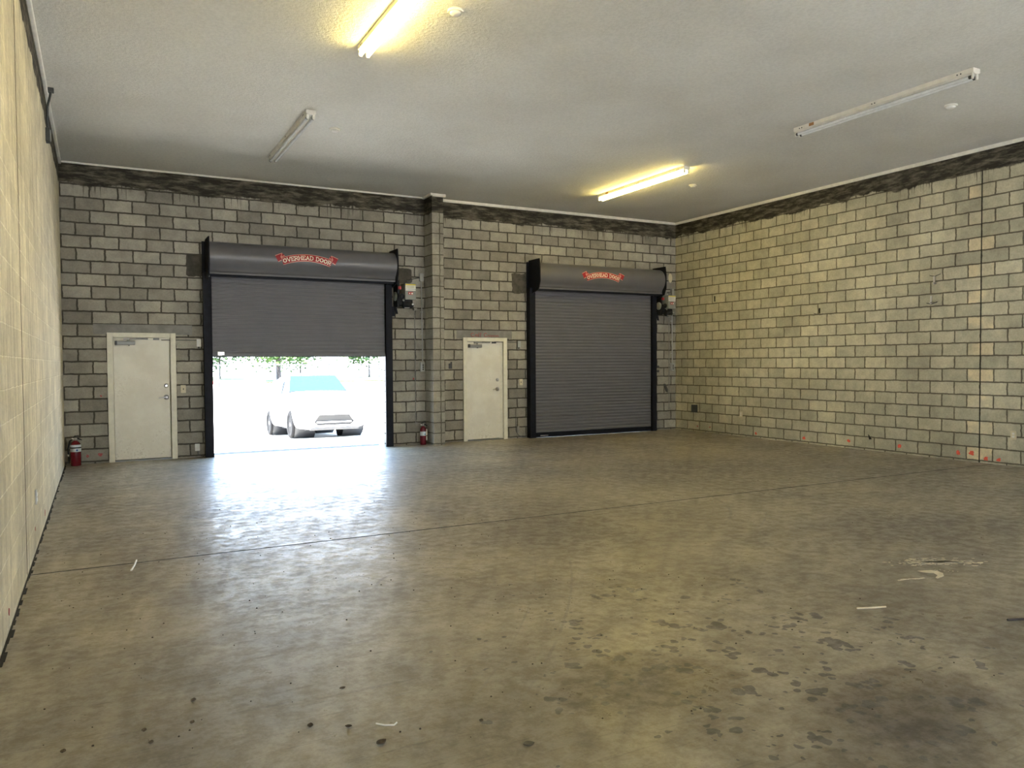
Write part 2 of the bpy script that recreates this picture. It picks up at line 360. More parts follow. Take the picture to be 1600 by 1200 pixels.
# back wall with four openings
OP = [(.66, 1.60, 2.06), (2.22, 5.32, 3.20), (6.95, 7.86, 2.04), (8.52, 11.60, 3.20)]
b = MB(); x = -T
for (a0, a1, zt) in OP:
    b.box(x, a0, D, D+T, 0, H); b.box(a0, a1, D, D+T, zt, H); x = a1
b.box(x, W+T, D, D+T, 0, H)
wall_back = tag(b.build('wall_back', M['block_back']), 'grey concrete block wall at the far end holding all four doors', 'wall', kind='structure')
b = MB().box(6.11, 6.34, D-.4, D, 0, H); tag(b.build('wall_pier', M['block_pier']), 'narrow concrete block pier standing out between the two roll-up doors', 'pier', kind='structure')
MB().box(.43, 1.90, D-.004, D, 2.075, 2.235).build('lintel', M['lintel'], wall_back)
MB().box(6.78, 8.02, D-.004, D, 2.06, 2.225).build('lintel', M['lintel'], wall_back)
def rough_patch(x0, x1, z0, z1, nm='mortar_patch', mat='patch'):
    pts = []
    N = 26
    for i in range(N):
        a = 2*PI*i/N; cx, sz = math.cos(a), math.sin(a); k = max(abs(cx), abs(sz))
        j = 1+random.uniform(-.09, .05)
        pts.append(((x0+x1)/2+cx/k*(x1-x0)/2*j, D-.004, (z0+z1)/2+sz/k*(z1-z0)/2*j))
    MB().prism(pts, (0, .004, 0)).build(nm, M[mat], wall_back)
rough_patch(1.82, 2.1, 3.06, 3.44); rough_patch(8.03, 8.42, 3.0, 3.42); rough_patch(5.5, 5.85, 3.1, 3.4)
# crown trims
def trim(name, x0, x1, y0, y1, lab, d=.05, h=.055):
    b = MB().box(x0, x1, y0, y1, H-h, H); tag(b.build(name, M['trim'], bevel=.008), lab, 'trim', kind='structure')
t_ = .04
trim('trim_1', 0, t_, REAR, D, 'white ceiling trim strip along the left wall')
trim('trim_2', t_, 6.11, D-.02, D, 'thin white ceiling trim strip over the left part of the far wall', h=.03)
b = MB().box(6.11-t_, 6.11, D-.4-t_, D-.02, H-.04, H); b.box(6.11, 6.34+t_, D-.4-t_, D-.4, H-.055, H); b.box(6.34, 6.34+t_, D-.4, D-t_, H-.055, H)
tag(b.build('trim_3', M['trim']), 'white ceiling trim wrapped around the block pier', 'trim', kind='structure')
trim('trim_4', 6.34+t_, W-t_, D-t_, D, 'white ceiling trim strip over the right part of the far wall')
trim('trim_5', W-t_, W, REAR, D, 'white ceiling trim strip along the right wall')
# control joint down the walls and the gap at the foot of the left wall
b = MB(); z = 0
b.box(W-.003, W+.01, 6.992, 7.008, 0, 4.44); b.build('control_joint', M['joint'], wall_right)
b = MB().box(-.01, .002, 6.722, 6.732, .02, 4.3); b.build('control_joint', M['joint'], wall_left)
b = MB()
y = REAR
while y < D:
    w = random.uniform(.008, .03); L_ = random.uniform(.06, .16)
    b.box(0, w, y, min(D, y+L_), 0, .004); y += L_
tag(b.build('trim_6', M['joint']), 'dark crumbling joint along the foot of the left wall', 'floor joint', kind='structure')

def wall_mark(wall, pts, mat='orange', nm='paint_mark', r=.035):
    for (x, y, z, sc_) in pts:
        N = 12; poly = []
        for i in range(N):
            a = 2*PI*i/N; rr = r*sc_*random.uniform(.55, 1.1)
            if wall is wall_back: poly.append((x+rr*math.cos(a), D-.003, z+rr*math.sin(a)))
            elif wall is wall_right: poly.append((W-.003, y+rr*math.cos(a), z+rr*math.sin(a)))
            else: poly.append((.003, y+rr*math.cos(a), z+rr*math.sin(a)))
        v = (0, .003, 0) if wall is wall_back else ((.003, 0, 0) if wall is wall_right else (-.003, 0, 0))
        MB().prism(poly, v).build(nm, M[mat], wall)
wall_mark(wall_right, [(0, 11.55, .09, .9), (0, 10.33, .10, 1.1), (0, 9.33, .13, 1.1), (0, 8.33, .13, 1.1), (0, 7.33, .115, 1.2), (0, 7.12, .13, 1.3), (0, 6.90, .075, 1.1), (0, 6.71, .07, 1.0)])
wall_mark(wall_right, [(0, 13.3, .12, .6), (0, 12.9, .12, .6)], 'redmark')
wall_mark(wall_back, [(.316, 0, .12, .8), (.496, 0, .13, 1.1), (5.86, 0, 1.27, .7)], 'redmark')
wall_mark(wall_back, [(.52, 0, 1.08, .5)], 'redmark')
wall_mark(wall_left, [(0, 8.9, .12, .9), (0, 5.42, .12, .8), (0, 7.6, .2, .5)], 'redmark')
# faded handwriting on the lintel over the right personnel door
b = MB()
def scribble(x, z, pts, r=.006):
    b.tube([(x+p[0], D-.006, z+p[1]) for p in pts], r, 5)
cx = 7.08
scribble(cx, 2.10, [(.07, .06), (.04, .075), (.01, .05), (.02, .01), (.06, .0), (.08, .02)])
scribble(cx+.10, 2.10, [(.05, .04), (.02, .045), (.0, .02), (.03, .0), (.05, .035), (.06, .0)])
scribble(cx+.17, 2.10, [(.02, .08), (.0, .0), (.02, .0)]); scribble(cx+.21, 2.10, [(.02, .08), (.0, .0), (.02, .0)])
scribble(cx+.29, 2.10, [(.07, .06), (.04, .075), (.01, .05), (.02, .01), (.06, .0), (.08, .02)])
for k in range(5): scribble(cx+.39+.05*k, 2.10, [(.0, .0), (.01, .035), (.03, .03), (.035, .0), (.05, .01)], .005)
b.build('handwriting', M['redmark'], wall_back)

# ------------------------------------------------------------------ personnel doors
def personnel_door(name, x0, x1, zt, lab, swing_gap):
    e = tag(empty(name, ((x0+x1)/2, D, 0)), lab, 'door', kind='structure')
    fw = .05
    b = MB(); b.box(x0-.04, x0+.045, D-.025, D+.12, 0, zt+.03); b.box(x1-.045, x1+.04, D-.025, D+.12, 0, zt+.03); b.box(x0+.045, x1-.045, D-.025, D+.12, zt-.045, zt+.03)
    b.box(x1-.10, x1-.045, D+.06, D+.12, 0, zt-.045)
    b.build('door_frame', M['frame'], e, bevel=.004)
    l0, l1 = x0+.05, x1-.05-(.07 if swing_gap else .012)
    leaf = MB().box(l0, l1, D+.012, D+.055, .03, zt-.05).build('door_leaf', M['door'], e, bevel=.003)
    if swing_gap: MB().box(l1+.003, x1-.045, D+.03, D+.055, .02, zt-.05).build('door_jamb', M['frame'], e)
    yf = D+.012
    MB().box(x0+.045, x1-.045, D-.01, D+.12, 0, .022).build('threshold', M['alu'], e)
    # closer: body + arm
    bx = l0+.03
    c = MB(); c.box(bx, bx+.29, yf-.055, yf, zt-.17, zt-.105, .012); c.build('door_closer', M['alu'], leaf)
    MB().box(bx-.005, bx+.03, yf-.058, yf, zt-.172, zt-.102, .008).build('closer_cap', M['darkcap'], leaf)
    a = MB(); a.cyl((bx+.19, yf-.03, zt-.105), (bx+.19, yf-.03, zt-.07), .013); a.cyl((bx+.2, yf-.03, zt-.185), (bx+.2, yf-.03, zt-.165), .013)
    a.tube([(bx+.19, yf-.03, zt-.075), (bx+.33, yf-.10, zt-.072), (bx+.47, yf-.04, zt-.07)], .009, 6)
    a.box(bx+.12, bx+.2, yf-.045, yf-.02, zt-.09, zt-.06)
    a.box(bx+.3, bx+.48, yf-.04, yf-.02, zt-.08, zt-.055)
    a.build('closer_arm', M['alu'], leaf)
    # latch set: keyed lock above, lever below
    kx = l1-.055
    MB().lathe((kx, yf, 1.225), (0, -1, 0), [(0, .034), (.01, .034), (.016, .022), (.024, .018)], 20).build('keyed_lock', M['chrome'], leaf)
    hd = MB().lathe((kx, yf, 1.035), (0, -1, 0), [(0, .042), (.012, .04), (.018, .02), (.05, .016)], 20)
    hd.tube([(kx, yf-.05, 1.035), (kx-.03, yf-.056, 1.034), (kx-.12, yf-.056, 1.026)], .010, 8)
    hd.build('door_handle', M['chrome'], leaf)
    # magnetic contact at the head
    MB().box(x1-.30, x1-.21, yf-.03, yf, zt-.085, zt-.055, .003).build('door_contact', M['darkcap'] if swing_gap else M['alu'], leaf)
    return e
personnel_door('door_1', .66, 1.60, 2.07, 'cream steel personnel door nearest the left wall, scuffed and dirty', False)
personnel_door('door_2', 6.95, 7.86, 2.05, 'cream steel personnel door just right of the block pier', True)

# ------------------------------------------------------------------ lettering for the hood banners
def strokes(ch):
    if ch == 'V': return .95, [(.08, 1, .5, 0), (.5, 0, .9, 1), (-.02, 1, .24, 1), (.76, 1, 1.0, 1)]
    if ch == 'E': return .82, [(.15, 0, .15, 1), (.0, 1, .8, 1), (.0, 0, .8, 0), (.15, .5, .6, .5), (.8, 1, .8, .75), (.8, 0, .8, .25)]
    if ch == 'R': return .92, [(.15, 0, .15, 1), (.0, 1, .62, 1), (.15, .48, .62, .48), (.62, 1, .82, .85), (.82, .85, .82, .62), (.82, .62, .62, .48), (.5, .48, .85, 0), (0, 0, .3, 0), (.75, 0, 1.0, 0)]
    if ch == 'H': return .98, [(.15, 0, .15, 1), (.85, 0, .85, 1), (.15, .5, .85, .5), (0, 0, .3, 0), (.7, 0, 1, 0), (0, 1, .3, 1), (.7, 1, 1, 1)]
    if ch == 'A': return .98, [(.12, 0, .5, 1), (.5, 1, .88, 0), (.25, .34, .75, .34), (-.02, 0, .28, 0), (.72, 0, 1.02, 0)]
    if ch == 'D': return .95, [(.15, 0, .15, 1), (0, 1, .55, 1), (0, 0, .55, 0), (.55, 1, .85, .75), (.85, .75, .85, .25), (.85, .25, .55, 0)]
    return 1., []
def banner(mapf, parent):
    # mapf(s, t, lift) -> point on the hood; s metres to the right, t metres up the sheet
    R_ = 1.18; A = math.asin(.425/R_); hh = .062
    def arc(a, r): return (R_*0+(R_+r)*math.sin(a), (R_+r)*math.cos(a)-R_-.0)
    def strip(a0, a1, r0_, r1_, lift, n=36):
        b = MB(); vs_ = []; fs = []; mm = max(1, int((r1_-r0_)/.012))
        for i in range(n+1):
            a = a0+(a1-a0)*i/n
            for j in range(mm+1):
                q = arc(a, r0_+(r1_-r0_)*j/mm); vs_.append(mapf(q[0], q[1], lift))
        for i in range(n):
            for j in range(mm): k = (mm+1)*i+j; fs.append((k, k+mm+1, k+mm+2, k+1))
        return b.add(vs_, fs)
    def poly(pts, lift, b):
        q = bmesh.new(); q.faces.new([q.verts.new((p[0], p[1], 0)) for p in pts])
        for it in range(6):
            bmesh.ops.triangulate(q, faces=q.faces[:])
            lg = [e_ for e_ in q.edges if e_.calc_length() > .03]
            if not lg: break
            bmesh.ops.subdivide_edges(q, edges=lg, cuts=1)
        bmesh.ops.triangulate(q, faces=q.faces[:])
        q.verts.index_update()
        b.add([mapf(v.co.x, v.co.y, lift) for v in q.verts], [tuple(v.index for v in f.verts) for f in q.faces]); q.free()
    root = MB()
    L = [(-.53, .005), (-.42, .062), (-.375, .012), (-.40, -.07), (-.44, -.082), (-.49, -.105)]
    tails = MB()
    for sgn in (-1, 1):
        f = lambda p: (p[0]*-sgn, p[1])
        quad1 = [(-.545, .010), (-.425, .062), (-.435, -.045), (-.495, -.090)]
        quad2 = [(-.425, .062), (-.385, .02), (-.37, -.03), (-.46, -.03)]
        poly([f(p) for p in quad1], .0030, tails); poly([f(p) for p in quad2], .0034, tails)
    red = strip(-A, A, -hh, hh, .0045)
    k = len(red.v); red.v += tails.v; red.f += [tuple(i+k for i in f_) for f_ in tails.f]; red.sm += tails.sm
    ban = red.build('banner', M['bannerred'], parent)
    ln = MB()
    for r in (hh-.004, -hh+.004):
        q = strip(-A, A, r-.0045, r+.0045, .0058); k = len(ln.v); ln.v += q.v; ln.f += [tuple(i+k for i in f_) for f_ in q.f]; ln.sm += q.sm
    def line(p0, p1, w=.005):
        d = Vector((p1[0]-p0[0], p1[1]-p0[1])); nrm = Vector((-d.y, d.x)).normalized()*w
        poly([(p0[0]+nrm.x, p0[1]+nrm.y), (p0[0]-nrm.x, p0[1]-nrm.y), (p1[0]-nrm.x, p1[1]-nrm.y), (p1[0]+nrm.x, p1[1]+nrm.y)], .0058, ln)
    for sgn in (-1, 1):
        g = lambda p: (p[0]*-sgn, p[1])
        for p0, p1 in (((-.545, .010), (-.425, .062)), ((-.425, .062), (-.452, -.008)), ((-.452, -.008), (-.425, -.045)), ((-.495, -.09), (-.44, -.062)), ((-.452, -.008), (-.385, .02))):
            line(g(p0), g(p1))
    ln.build('banner_outline', M['bannerline'], ban)
    txt = 'OVERHEAD DOOR'; size = .064; gap = .12
    ws = [(.45 if c == ' ' else (1.0 if c == 'O' else strokes(c)[0])) for c in txt]
    tot = sum(ws)+gap*(len(txt)-1); a = -tot*size/2/R_*1.0
    wd = size*.080
    lt = MB()
    for c, w in zip(txt, ws):
        ac = a+w*size/2/R_
        def lp(x, y):   # letter coords -> banner coords
            th = ac+(x-w/2)*size/R_; r = (y-.5)*size
            return arc(th, r)
        if c == 'O':
            N = 20
            for i in range(N):
                t0, t1 = 2*PI*i/N, 2*PI*(i+1)/N
                poly([lp(.5+.52*math.cos(t0), .5+.54*math.sin(t0)), lp(.5+.52*math.cos(t1), .5+.54*math.sin(t1)), lp(.5+.30*math.cos(t1), .5+.34*math.sin(t1)), lp(.5+.30*math.cos(t0), .5+.34*math.sin(t0))], .0058, lt)
        elif c != ' ':
            for (x0, y0, x1, y1) in strokes(c)[1]:
                p0, p1 = Vector(lp(x0, y0)), Vector(lp(x1, y1)); d = (p1-p0).normalized(); nr = Vector((-d.y, d.x))*wd
                p0 = p0-d*wd*.5; p1 = p1+d*wd*.5
                poly([p0+nr, p0-nr, p1-nr, p1+nr], .0058+.0002*random.random(), lt)
        a += (w+gap)*size/R_
    lt.build('banner_lettering', M['bannercream'], ban)
    # small registered mark dot right of the banner
    return ban

# ------------------------------------------------------------------ roll-up doors
def roll_door(name, x0, x1, zb, bx, lab):
    """x0..x1 is the wall opening; zb the height of the bottom bar; bx the banner centre"""
    e = tag(empty(name, ((x0+x1)/2, D, 0)), lab, 'roll-up door', kind='structure')
    gd = .15; gl, gr = x0-.15, x1+.05
    # guide rails: wall angle + front channel, left and right
    for side in (0, 1):
        b = MB()
        if side == 0:
            a, c = x0-.15, x0-.02
            b.box(a, a+.012, D-gd, D-.002, 0, 3.12); b.box(a, a+.07, D-.014, D-.002, 0, 3.66)
            b.box(a+.012, c, D-gd, D-gd+.012, 0, 3.12); b.box(c-.012, c, D-gd, D-.05, 0, 3.12); b.box(a+.012, c, D-.05, D-.038, 0, 3.12)
        else:
            a, c = x1-.065, x1+.07
            b.box(c-.012, c, D-gd, D-.002, 0, 3.12); b.box(c-.07, c, D-.014, D-.002, 0, 3.66)
            b.box(a, c-.012, D-gd, D-gd+.012, 0, 3.12); b.box(a, a+.012, D-gd, D-.10, 0, 3.12); b.box(a+.03, c-.012, D-.05, D-.038, 0, 3.12)
        g = b.build('guide_rail', M['blackmetal'], e)
        bl = MB(); gx = (x0-.06) if side == 0 else (x1-.02)
        bl.lathe((gx, D-gd, 3.07), (0, -1, 0), [(0, .022), (.012, .022)], 6); bl.build('guide_bolt', M['chrome'], g)
    hx0, hx1 = x0-.07, x1+.07
    # end brackets
    for px in (hx0-.025, hx1+.004):
        prof = [(0, 3.69), (.44, 3.69), (.47, 3.50), (.47, 3.22), (.40, 3.06), (.14, 3.00), (0, 3.00)]
        MB().prism([(px, D-.002-o, z) for o, z in prof], (.018, 0, 0)).build('end_bracket', M['blackmetal'], e)
    # curved hood
    oc, zc, rr = .205, 3.385, .245
    prof = [(.0, 3.650)]
    for i in range(0, 25):
        t = math.radians(100-150*i/24); prof.append((oc+rr*math.cos(t), zc+rr*math.sin(t)))
    prof += [(.335, 3.155), (.335, 3.125), (.285, 3.120)]
    th = .004; vs_ = []; fs = []
    n = len(prof)
    inner = []
    for i, (o, z) in enumerate(prof):
        p0 = prof[max(i-1, 0)]; p1 = prof[min(i+1, n-1)]; d = Vector((p1[0]-p0[0], p1[1]-p0[1])).normalized(); nn = Vector((d.y, -d.x))*th*-1
        inner.append((o-nn.x*-1*-1, z+nn.y) if False else (o+nn.x, z+nn.y))
    ring = [(x, D-.003-o, z) for x in (hx0, hx1) for (o, z) in prof]; ringi = [(x, D-.003-o, z) for x in (hx0, hx1) for (o, z) in inner]
    b = MB(); k = 2*n
    b.add(ring+ringi, [(i, i+1, n+i+1, n+i) for i in range(n-1)]+[(k+i, k+n+i, k+n+i+1, k+i+1) for i in range(n-1)], True)
    b.add(ring+ringi, [(i, k+i, k+i+1, i+1) for i in range(n-1)]+[(n+i, n+i+1, k+n+i+1, k+n+i) for i in range(n-1)]+[(0, n, k+n, k), (n-1, k+n-1, k+2*n-1, 2*n-1)])
    hood = b.build('hood', M['hood'], e)
    # closed end of the drum seen under the hood, and the two lip flanges
    MB().box(hx0, hx1, D-.345, D-.325, 3.085, 3.112, .004).build('hood_lip', M['slat'], hood)
    MB().box(hx0+.02, hx1-.02, D-.30, D-.18, 3.05, 3.09).build('hood_baffle', M['blackmetal'], hood)
    def mapf(s_, t_, lift):
        tt = math.radians(8)+t_/rr
        r = rr+lift*1.3+.002
        return (bx+s_, D-.003-oc-r*math.cos(tt), zc+r*math.sin(tt))
    banner(mapf, hood)
    # barrel behind the hood
    MB().cyl((hx0, D-.21, 3.37), (hx1, D-.21, 3.37), .17, 24).build('barrel', M['slat'], e)
    # slat curtain
    pitch_ = .0667; y0 = D-.085; vs_ = []; fs = []
    z = 3.30; prof = []
    while z > zb+.06+pitch_:
        for (dz, dy) in ((0, .026), (-.013, .026), (-.0135, -.004), (-.016, -.011), (-.022, -.0145), (-.034, -.018), (-.048, -.0175), (-.058, -.013), (-.0605, -.006), (-.061, .022)):
            prof.append((y0+dy, z+dz))
        z -= pitch_
    prof.append((y0, z))
    cb = MB(); n = len(prof); cx0, cx1 = x0-.05, x1+.03
    vs_ = [(x, y, zz) for x in (cx0, cx1) for (y, zz) in prof]+[(x, y0+.012, zz) for x in (cx0, cx1) for zz in (prof[0][1], prof[-1][1])]
    cb.add(vs_, [(i, i+1, n+i+1, n+i) for i in range(n-1)]); q = 2*n
    cb.add(vs_, [(q, q+2, q+3, q+1), (0, n, q+2, q), (n-1, q+1, q+3, 2*n-1)])
    curtain = cb.build('slat_curtain', M['slat'], e)
    zl = prof[-1][1]
    bb = MB(); bb.box(cx0+.03, cx1-.02, y0-.03, y0+.03, zb+.02, zl+.004, .003); bb.box(cx0+.04, cx1-.03, y0-.045, y0+.045, zb+.012, zb+.022)
    bar = bb.build('bottom_bar', M['blackmetal' if zb < .5 else 'slat'], e)
    MB().cyl((cx0+.04, y0, zb+.012), (cx1-.03, y0, zb+.012), .012, 10).build('rubber_edge', M['rubber'], bar)
    if zb > .5:
        s_ = MB(); s_.box(x0+.06, x0+.17, y0-.075, y0-.03, zb+.03, zb+.09, .006); s_.cyl((x0+.115, y0-.075, zb+.05), (x0+.115, y0-.09, zb+.05), .02)
        s_.build('slide_lock', M['chrome'], bar)
    else:
        MB().box(x0+.10, x0+.28, y0-.06, y0-.03, zb+.03, zb+.05, .004).build('slide_lock', M['chrome'], bar)
    return e
roll_door('door_3', 2.22, 5.32, 1.70, 3.74, 'left grey slatted roll-up door, half open on the sunlit yard')
roll_door('door_4', 8.52, 11.60, .001, 10.00, 'right grey slatted roll-up door, fully closed')

# ------------------------------------------------------------------ door operators
def operator(x, z, lab, junction):
    """x,z: lower left front corner of the control box"""
    e = tag(empty('door_operator', (x, D, z-.25)), lab, 'door operator', 'motor operators of the roll-up doors')
    f = D-.36
    hs = MB().box(x, x+.215, f, D-.12, z, z+.30, .006).build('control_box', M['opgrey'], e)
    MB().box(x+.008, x+.207, f-.002, f, z+.165, z+.285).build('warning_label', M['labelwhite'], hs)
    MB().box(x+.008, x+.207, f-.0035, f-.002, z+.265, z+.287).build('label_header', M['yellow'], hs)
    p = MB()
    for k in range(5): p.box(x+.02, x+.195-.02*(k % 2), f-.0035, f-.002, z+.208+k*.011, z+.212+k*.011)
    p.build('label_print', M['labelgrey'], hs)
    MB().box(x+.008, x+.207, f-.0035, f-.002, z+.185, z+.192).build('label_stripe', M['blue'], hs)
    MB().box(x+.06, x+.155, f-.004, f, z+.09, z+.14).build('red_sticker', M['red'], hs)
    MB().lathe((x+.085, f-.004, z+.112), (0, -1, 0), [(0, .012), (.006, .012)], 14).build('sticker_symbol', M['labelwhite'], hs)
    MB().box(x+.12, x+.15, f-.0055, f-.004, z+.098, z+.125).build('sticker_field', M['labelwhite'], hs)
    # motor and gearcase beneath
    g = MB(); g.box(x-.02, x+.17, f+.05, D-.05, z-.12, z-.005, .02); g.box(x-.09, x-.005, f+.10, D-.03, z-.10, z+.10, .02)
    g.box(x-.11, x-.07, f+.12, D-.002, z-.14, z+.36, .004)
    g.build('gearcase', M['opblack'], e)
    mt = MB().lathe((x-.02, f+.09, z-.10), (1, 0, 0), [(0, .05), (.01, .07), (.16, .07), (.18, .055), (.21, .03)], 24); mt.build('motor', M['opblack'], e)
    MB().cyl((x+.15, f+.02, z-.09), (x+.15, f-.005, z-.09), .016, 12).build('motor_cap', M['chrome'], e)
    MB().box(x-.01, x+.09, f+.008, f+.03, z-.165, z-.15).build('foot_plate', M['alu'], e)
    w = MB().lathe((x-.13, f+.16, z+.06), (-1, 0, 0), [(0, .03), (0.005, .085), (.025, .085), (.03, .03)], 28); w.build('chain_wheel', M['opgrey'], e)
    w = MB().lathe((x-.045, f+.06, z+.06), (0, -1, 0), [(0, .03), (0, .05), (.02, .05), (.026, .012)], 20); w.build('sprocket', M['opblack'], e)
    MB().box(x-.10, x-.05, f+.07, f+.115, z+.19, z+.25, .006).build('release_flag', M['red'], e)
    MB().cyl((x-.03, f+.03, z-.02), (x-.03, f+.005, z-.02), .018, 12).build('terminal', M['alu'], e)
    # wall bracket arm hanging left of the motor
    a = MB().prism([(x-.14, D-.10, z-.05), (x-.10, D-.10, z-.05), (x-.05, D-.10, z-.26), (x-.09, D-.10, z-.26)], (0, .02, 0)); a.box(x-.16, x-.11, D-.08, D-.002, z-.30, z-.12)
    a.build('wall_bracket', M['blackmetal'], e)
    # armoured cable to the junction box
    jx, jz = junction
    MB().tube([(x+.06, f+.05, z+.30), (x+.07, f+.06, z+.36), (x+.14, D-.15, z+.37), (x+.2, D-.08, z+.40), (jx-.03, D-.04, jz-.02)], .008, 8).build('cable', M['darkbox'], e)
    return e
operator(5.575, 2.77, 'grey operator box with black motor between the half-open roll-up door and the pier', (6.02, 3.24))
operator(11.83, 2.77, 'grey operator box with black motor in the far right corner', (12.2, 3.20))

# ------------------------------------------------------------------ conduits, boxes, switches
def conduit(x, ztop, zbot, lab, name='conduit_run', jb=True):
    e = tag(empty(name, (x, D, zbot)), lab, 'conduit', 'metal conduits beside the door operators')
    if jb: MB().box(x-.03, x+.04, D-.06, D, ztop, ztop+.15, .005).build('junction_box', M['zinc'], e)
    c = MB().tube([(x+.005, D-.022, ztop+.01), (x+.012, D-.022, (ztop+zbot)/2), (x+.018, D-.022, zbot+.09)], .012, 10)
    c.build('conduit', M['zinc'], e)
    for z in (ztop-.6, (ztop+zbot)/2-.2, zbot+.3): MB().box(x-.015, x+.04, D-.012, D, z, z+.02).build('strap', M['zinc'], e)
    s_ = MB().box(x-.03, x+.055, D-.055, D, zbot-.09, zbot+.09, .006).build('switch_box', M['zinc'], e)
    for k, dz in enumerate((.035, -.005, -.045)):
        MB().cyl((x+.012, D-.055, zbot+dz), (x+.012, D-.066, zbot+dz), .014, 12).build('push_button', M['darkcap'], s_)
    return e
conduit(6.025, 3.155, 1.50, 'conduit with push-button box on the wall just left of the pier')
conduit(12.21, 3.10, 1.45, 'conduit with push-button box in the far right corner', jb=True)
def hand_chain(x, z0, z1, lab):
    b = MB(); z = z0; k = 0
    while z > z1:
        if k % 2: b.box(x-.007, x+.007, D-.073, D-.067, z-.026, z)
        else: b.box(x-.003, x+.003, D-.080, D-.060, z-.026, z)
        z -= .023; k += 1
    b.box(x-.01, x+.04, D-.078, D-.062, z1-.02, z1+.01); b.box(x-.015, x+.045, D-.085, D, z0-.03, z0+.015)
    return tag(b.build('hand_chain', M['lintel']), lab, 'chain', 'hand chains of the door operators')
hand_chain(5.87, 2.62, .42, 'thin hand chain hanging below the operator left of the pier')
hand_chain(12.09, 2.62, .50, 'thin hand chain hanging below the operator in the far right corner')

def plate(face, a, z, w, h, lab, mat='plastic', kind='outlet', name=None, d=.012, grp=None):
    b = MB()
    if face == 'back': b.box(a-w/2, a+w/2, D-d, D, z-h/2, z+h/2, .002)
    elif face == 'right': b.box(W-d, W, a-w/2, a+w/2, z-h/2, z+h/2, .002)
    else: b.box(0, d, a-w/2, a+w/2, z-h/2, z+h/2, .002)
    e = b.build(name or ('light_switch' if kind == 'switch' else 'power_outlet'), M[mat])
    tag(e, lab, 'light switch' if kind == 'switch' else ('socket' if kind == 'outlet' else kind), grp)
    def bit(da, dz, ww, hh, mt, nm, dd=.004):
        q = MB()
        if face == 'back': q.box(a+da-ww/2, a+da+ww/2, D-d-dd, D-d, z+dz-hh/2, z+dz+hh/2)
        elif face == 'right': q.box(W-d-dd, W-d, a+da-ww/2, a+da+ww/2, z+dz-hh/2, z+dz+hh/2)
        else: q.box(d, d+dd, a+da-ww/2, a+da+ww/2, z+dz-hh/2, z+dz+hh/2)
        q.build(nm, M[mt], e)
    if kind == 'switch': bit(0, 0, .012, .026, 'darkcap', 'toggle', .008)
    elif kind == 'outlet':
        for s_ in (.022, -.022): bit(0, s_, .034, .030, 'whiteplastic' if mat != 'darkbox' else 'darkcap', 'receptacle')
    return e
plate('back', 1.745, 1.165, .08, .13, 'ivory light switch right of the leftmost personnel door', kind='switch', grp='light switches')
plate('back', 8.225, 1.165, .08, .13, 'ivory light switch between the right personnel door and closed roll-up door', kind='switch', grp='light switches')
plate('back', 1.95, .17, .075, .12, 'white outlet low on the wall left of the half-open roll-up door', 'whiteplastic', grp='wall outlets')
plate('right', 11.96, .46, .08, .125, 'ivory outlet low on the right wall, further from the corner', grp='wall outlets')
plate('right', 13.38, .51, .16, .17, 'dark square outlet box low on the right wall beside the corner', 'darkbox', grp='wall outlets', d=.04)
plate('right', 6.50, .46, .085, .13, 'ivory outlet low on the right wall beyond the dark joint', grp='wall outlets')
plate('left', 7.70, .455, .07, .12, 'steel-covered outlet low on the left wall', 'zinc', grp='wall outlets')
# door-contact boxes with their wires
def contact_box(x, z, x_from, lab, mat):
    b = MB().box(x-.035, x+.035, D-.03, D, z-.075, z+.055, .004); e = b.build('contact_box', M[mat]); tag(e, lab, 'sensor box', 'door contact boxes')
    MB().cyl((x, D-.015, z-.10), (x, D-.015, z-.07), .014, 10).build('cable_gland', M['darkcap'], e)
    MB().tube([(x_from, D-.034, z+.035), (x_from+.1, D-.012, z+.035), (x-.03, D-.012, z+.035)], .006, 6).build('wire', M['darkcap'], e)
contact_box(2.0, 1.95, 1.42, 'small white contact box wired to the leftmost personnel door', 'whiteplastic')
contact_box(8.18, 1.96, 7.60, 'small metal contact box wired to the right personnel door', 'zinc')
b = MB().prism([(6.60, D-.012, 1.46), (6.67, D-.012, 1.46), (6.67, D-.012, 1.59), (6.64, D-.012, 1.60), (6.64, D-.012, 1.57), (6.60, D-.012, 1.56)], (0, .012, 0))
tag(b.build('access_reader', M['darkcap']), 'small black wall plate between the pier and right personnel door', 'wall plate')
for z, w_ in ((1.455, 'upper'), (1.355, 'lower')):
    b = MB().lathe((11.822, D, z), (0, -1, 0), [(0, .03), (.02, .026)], 16)
    tag(b.build('photo_sensor', M['darkcap']), w_+' round black sensor eye right of the closed roll-up door', 'sensor', 'sensor eyes')
b = MB().prism([(11.98, D-.02, 1.06), (12.03, D-.02, 1.06), (12.10, D-.02, .93), (12.10, D-.02, .86), (12.05, D-.02, .88)], (0, .02, 0))
tag(b.build('chain_holder', M['darkcap']), 'small black chain holder on the wall under the corner operator', 'chain holder')
# low voltage cables by the guides
b = MB().tube([(1.955, D-.008, .11), (1.96, D-.012, .04), (2.02, D-.012, .015), (2.06, D-.012, .012)], .007, 6)
tag(b.build('floor_cable', M['darkcap']), 'short dark cable dropping from the white outlet to the floor', 'cable')
e = tag(empty('sensor_cable', (8.16, D, .1)), 'thin cable and small box low on wall left of the closed roll-up door', 'cable')
MB().tube([(8.10, D-.008, .62), (8.10, D-.008, .16), (8.15, D-.012, .07), (8.26, D-.012, .02), (8.36, D-.012, .012)], .006, 6).build('cable', M['darkcap'], e)
MB().box(8.12, 8.17, D-.03, D, .12, .25, .003).build('cable_box', M['lintel'], e)
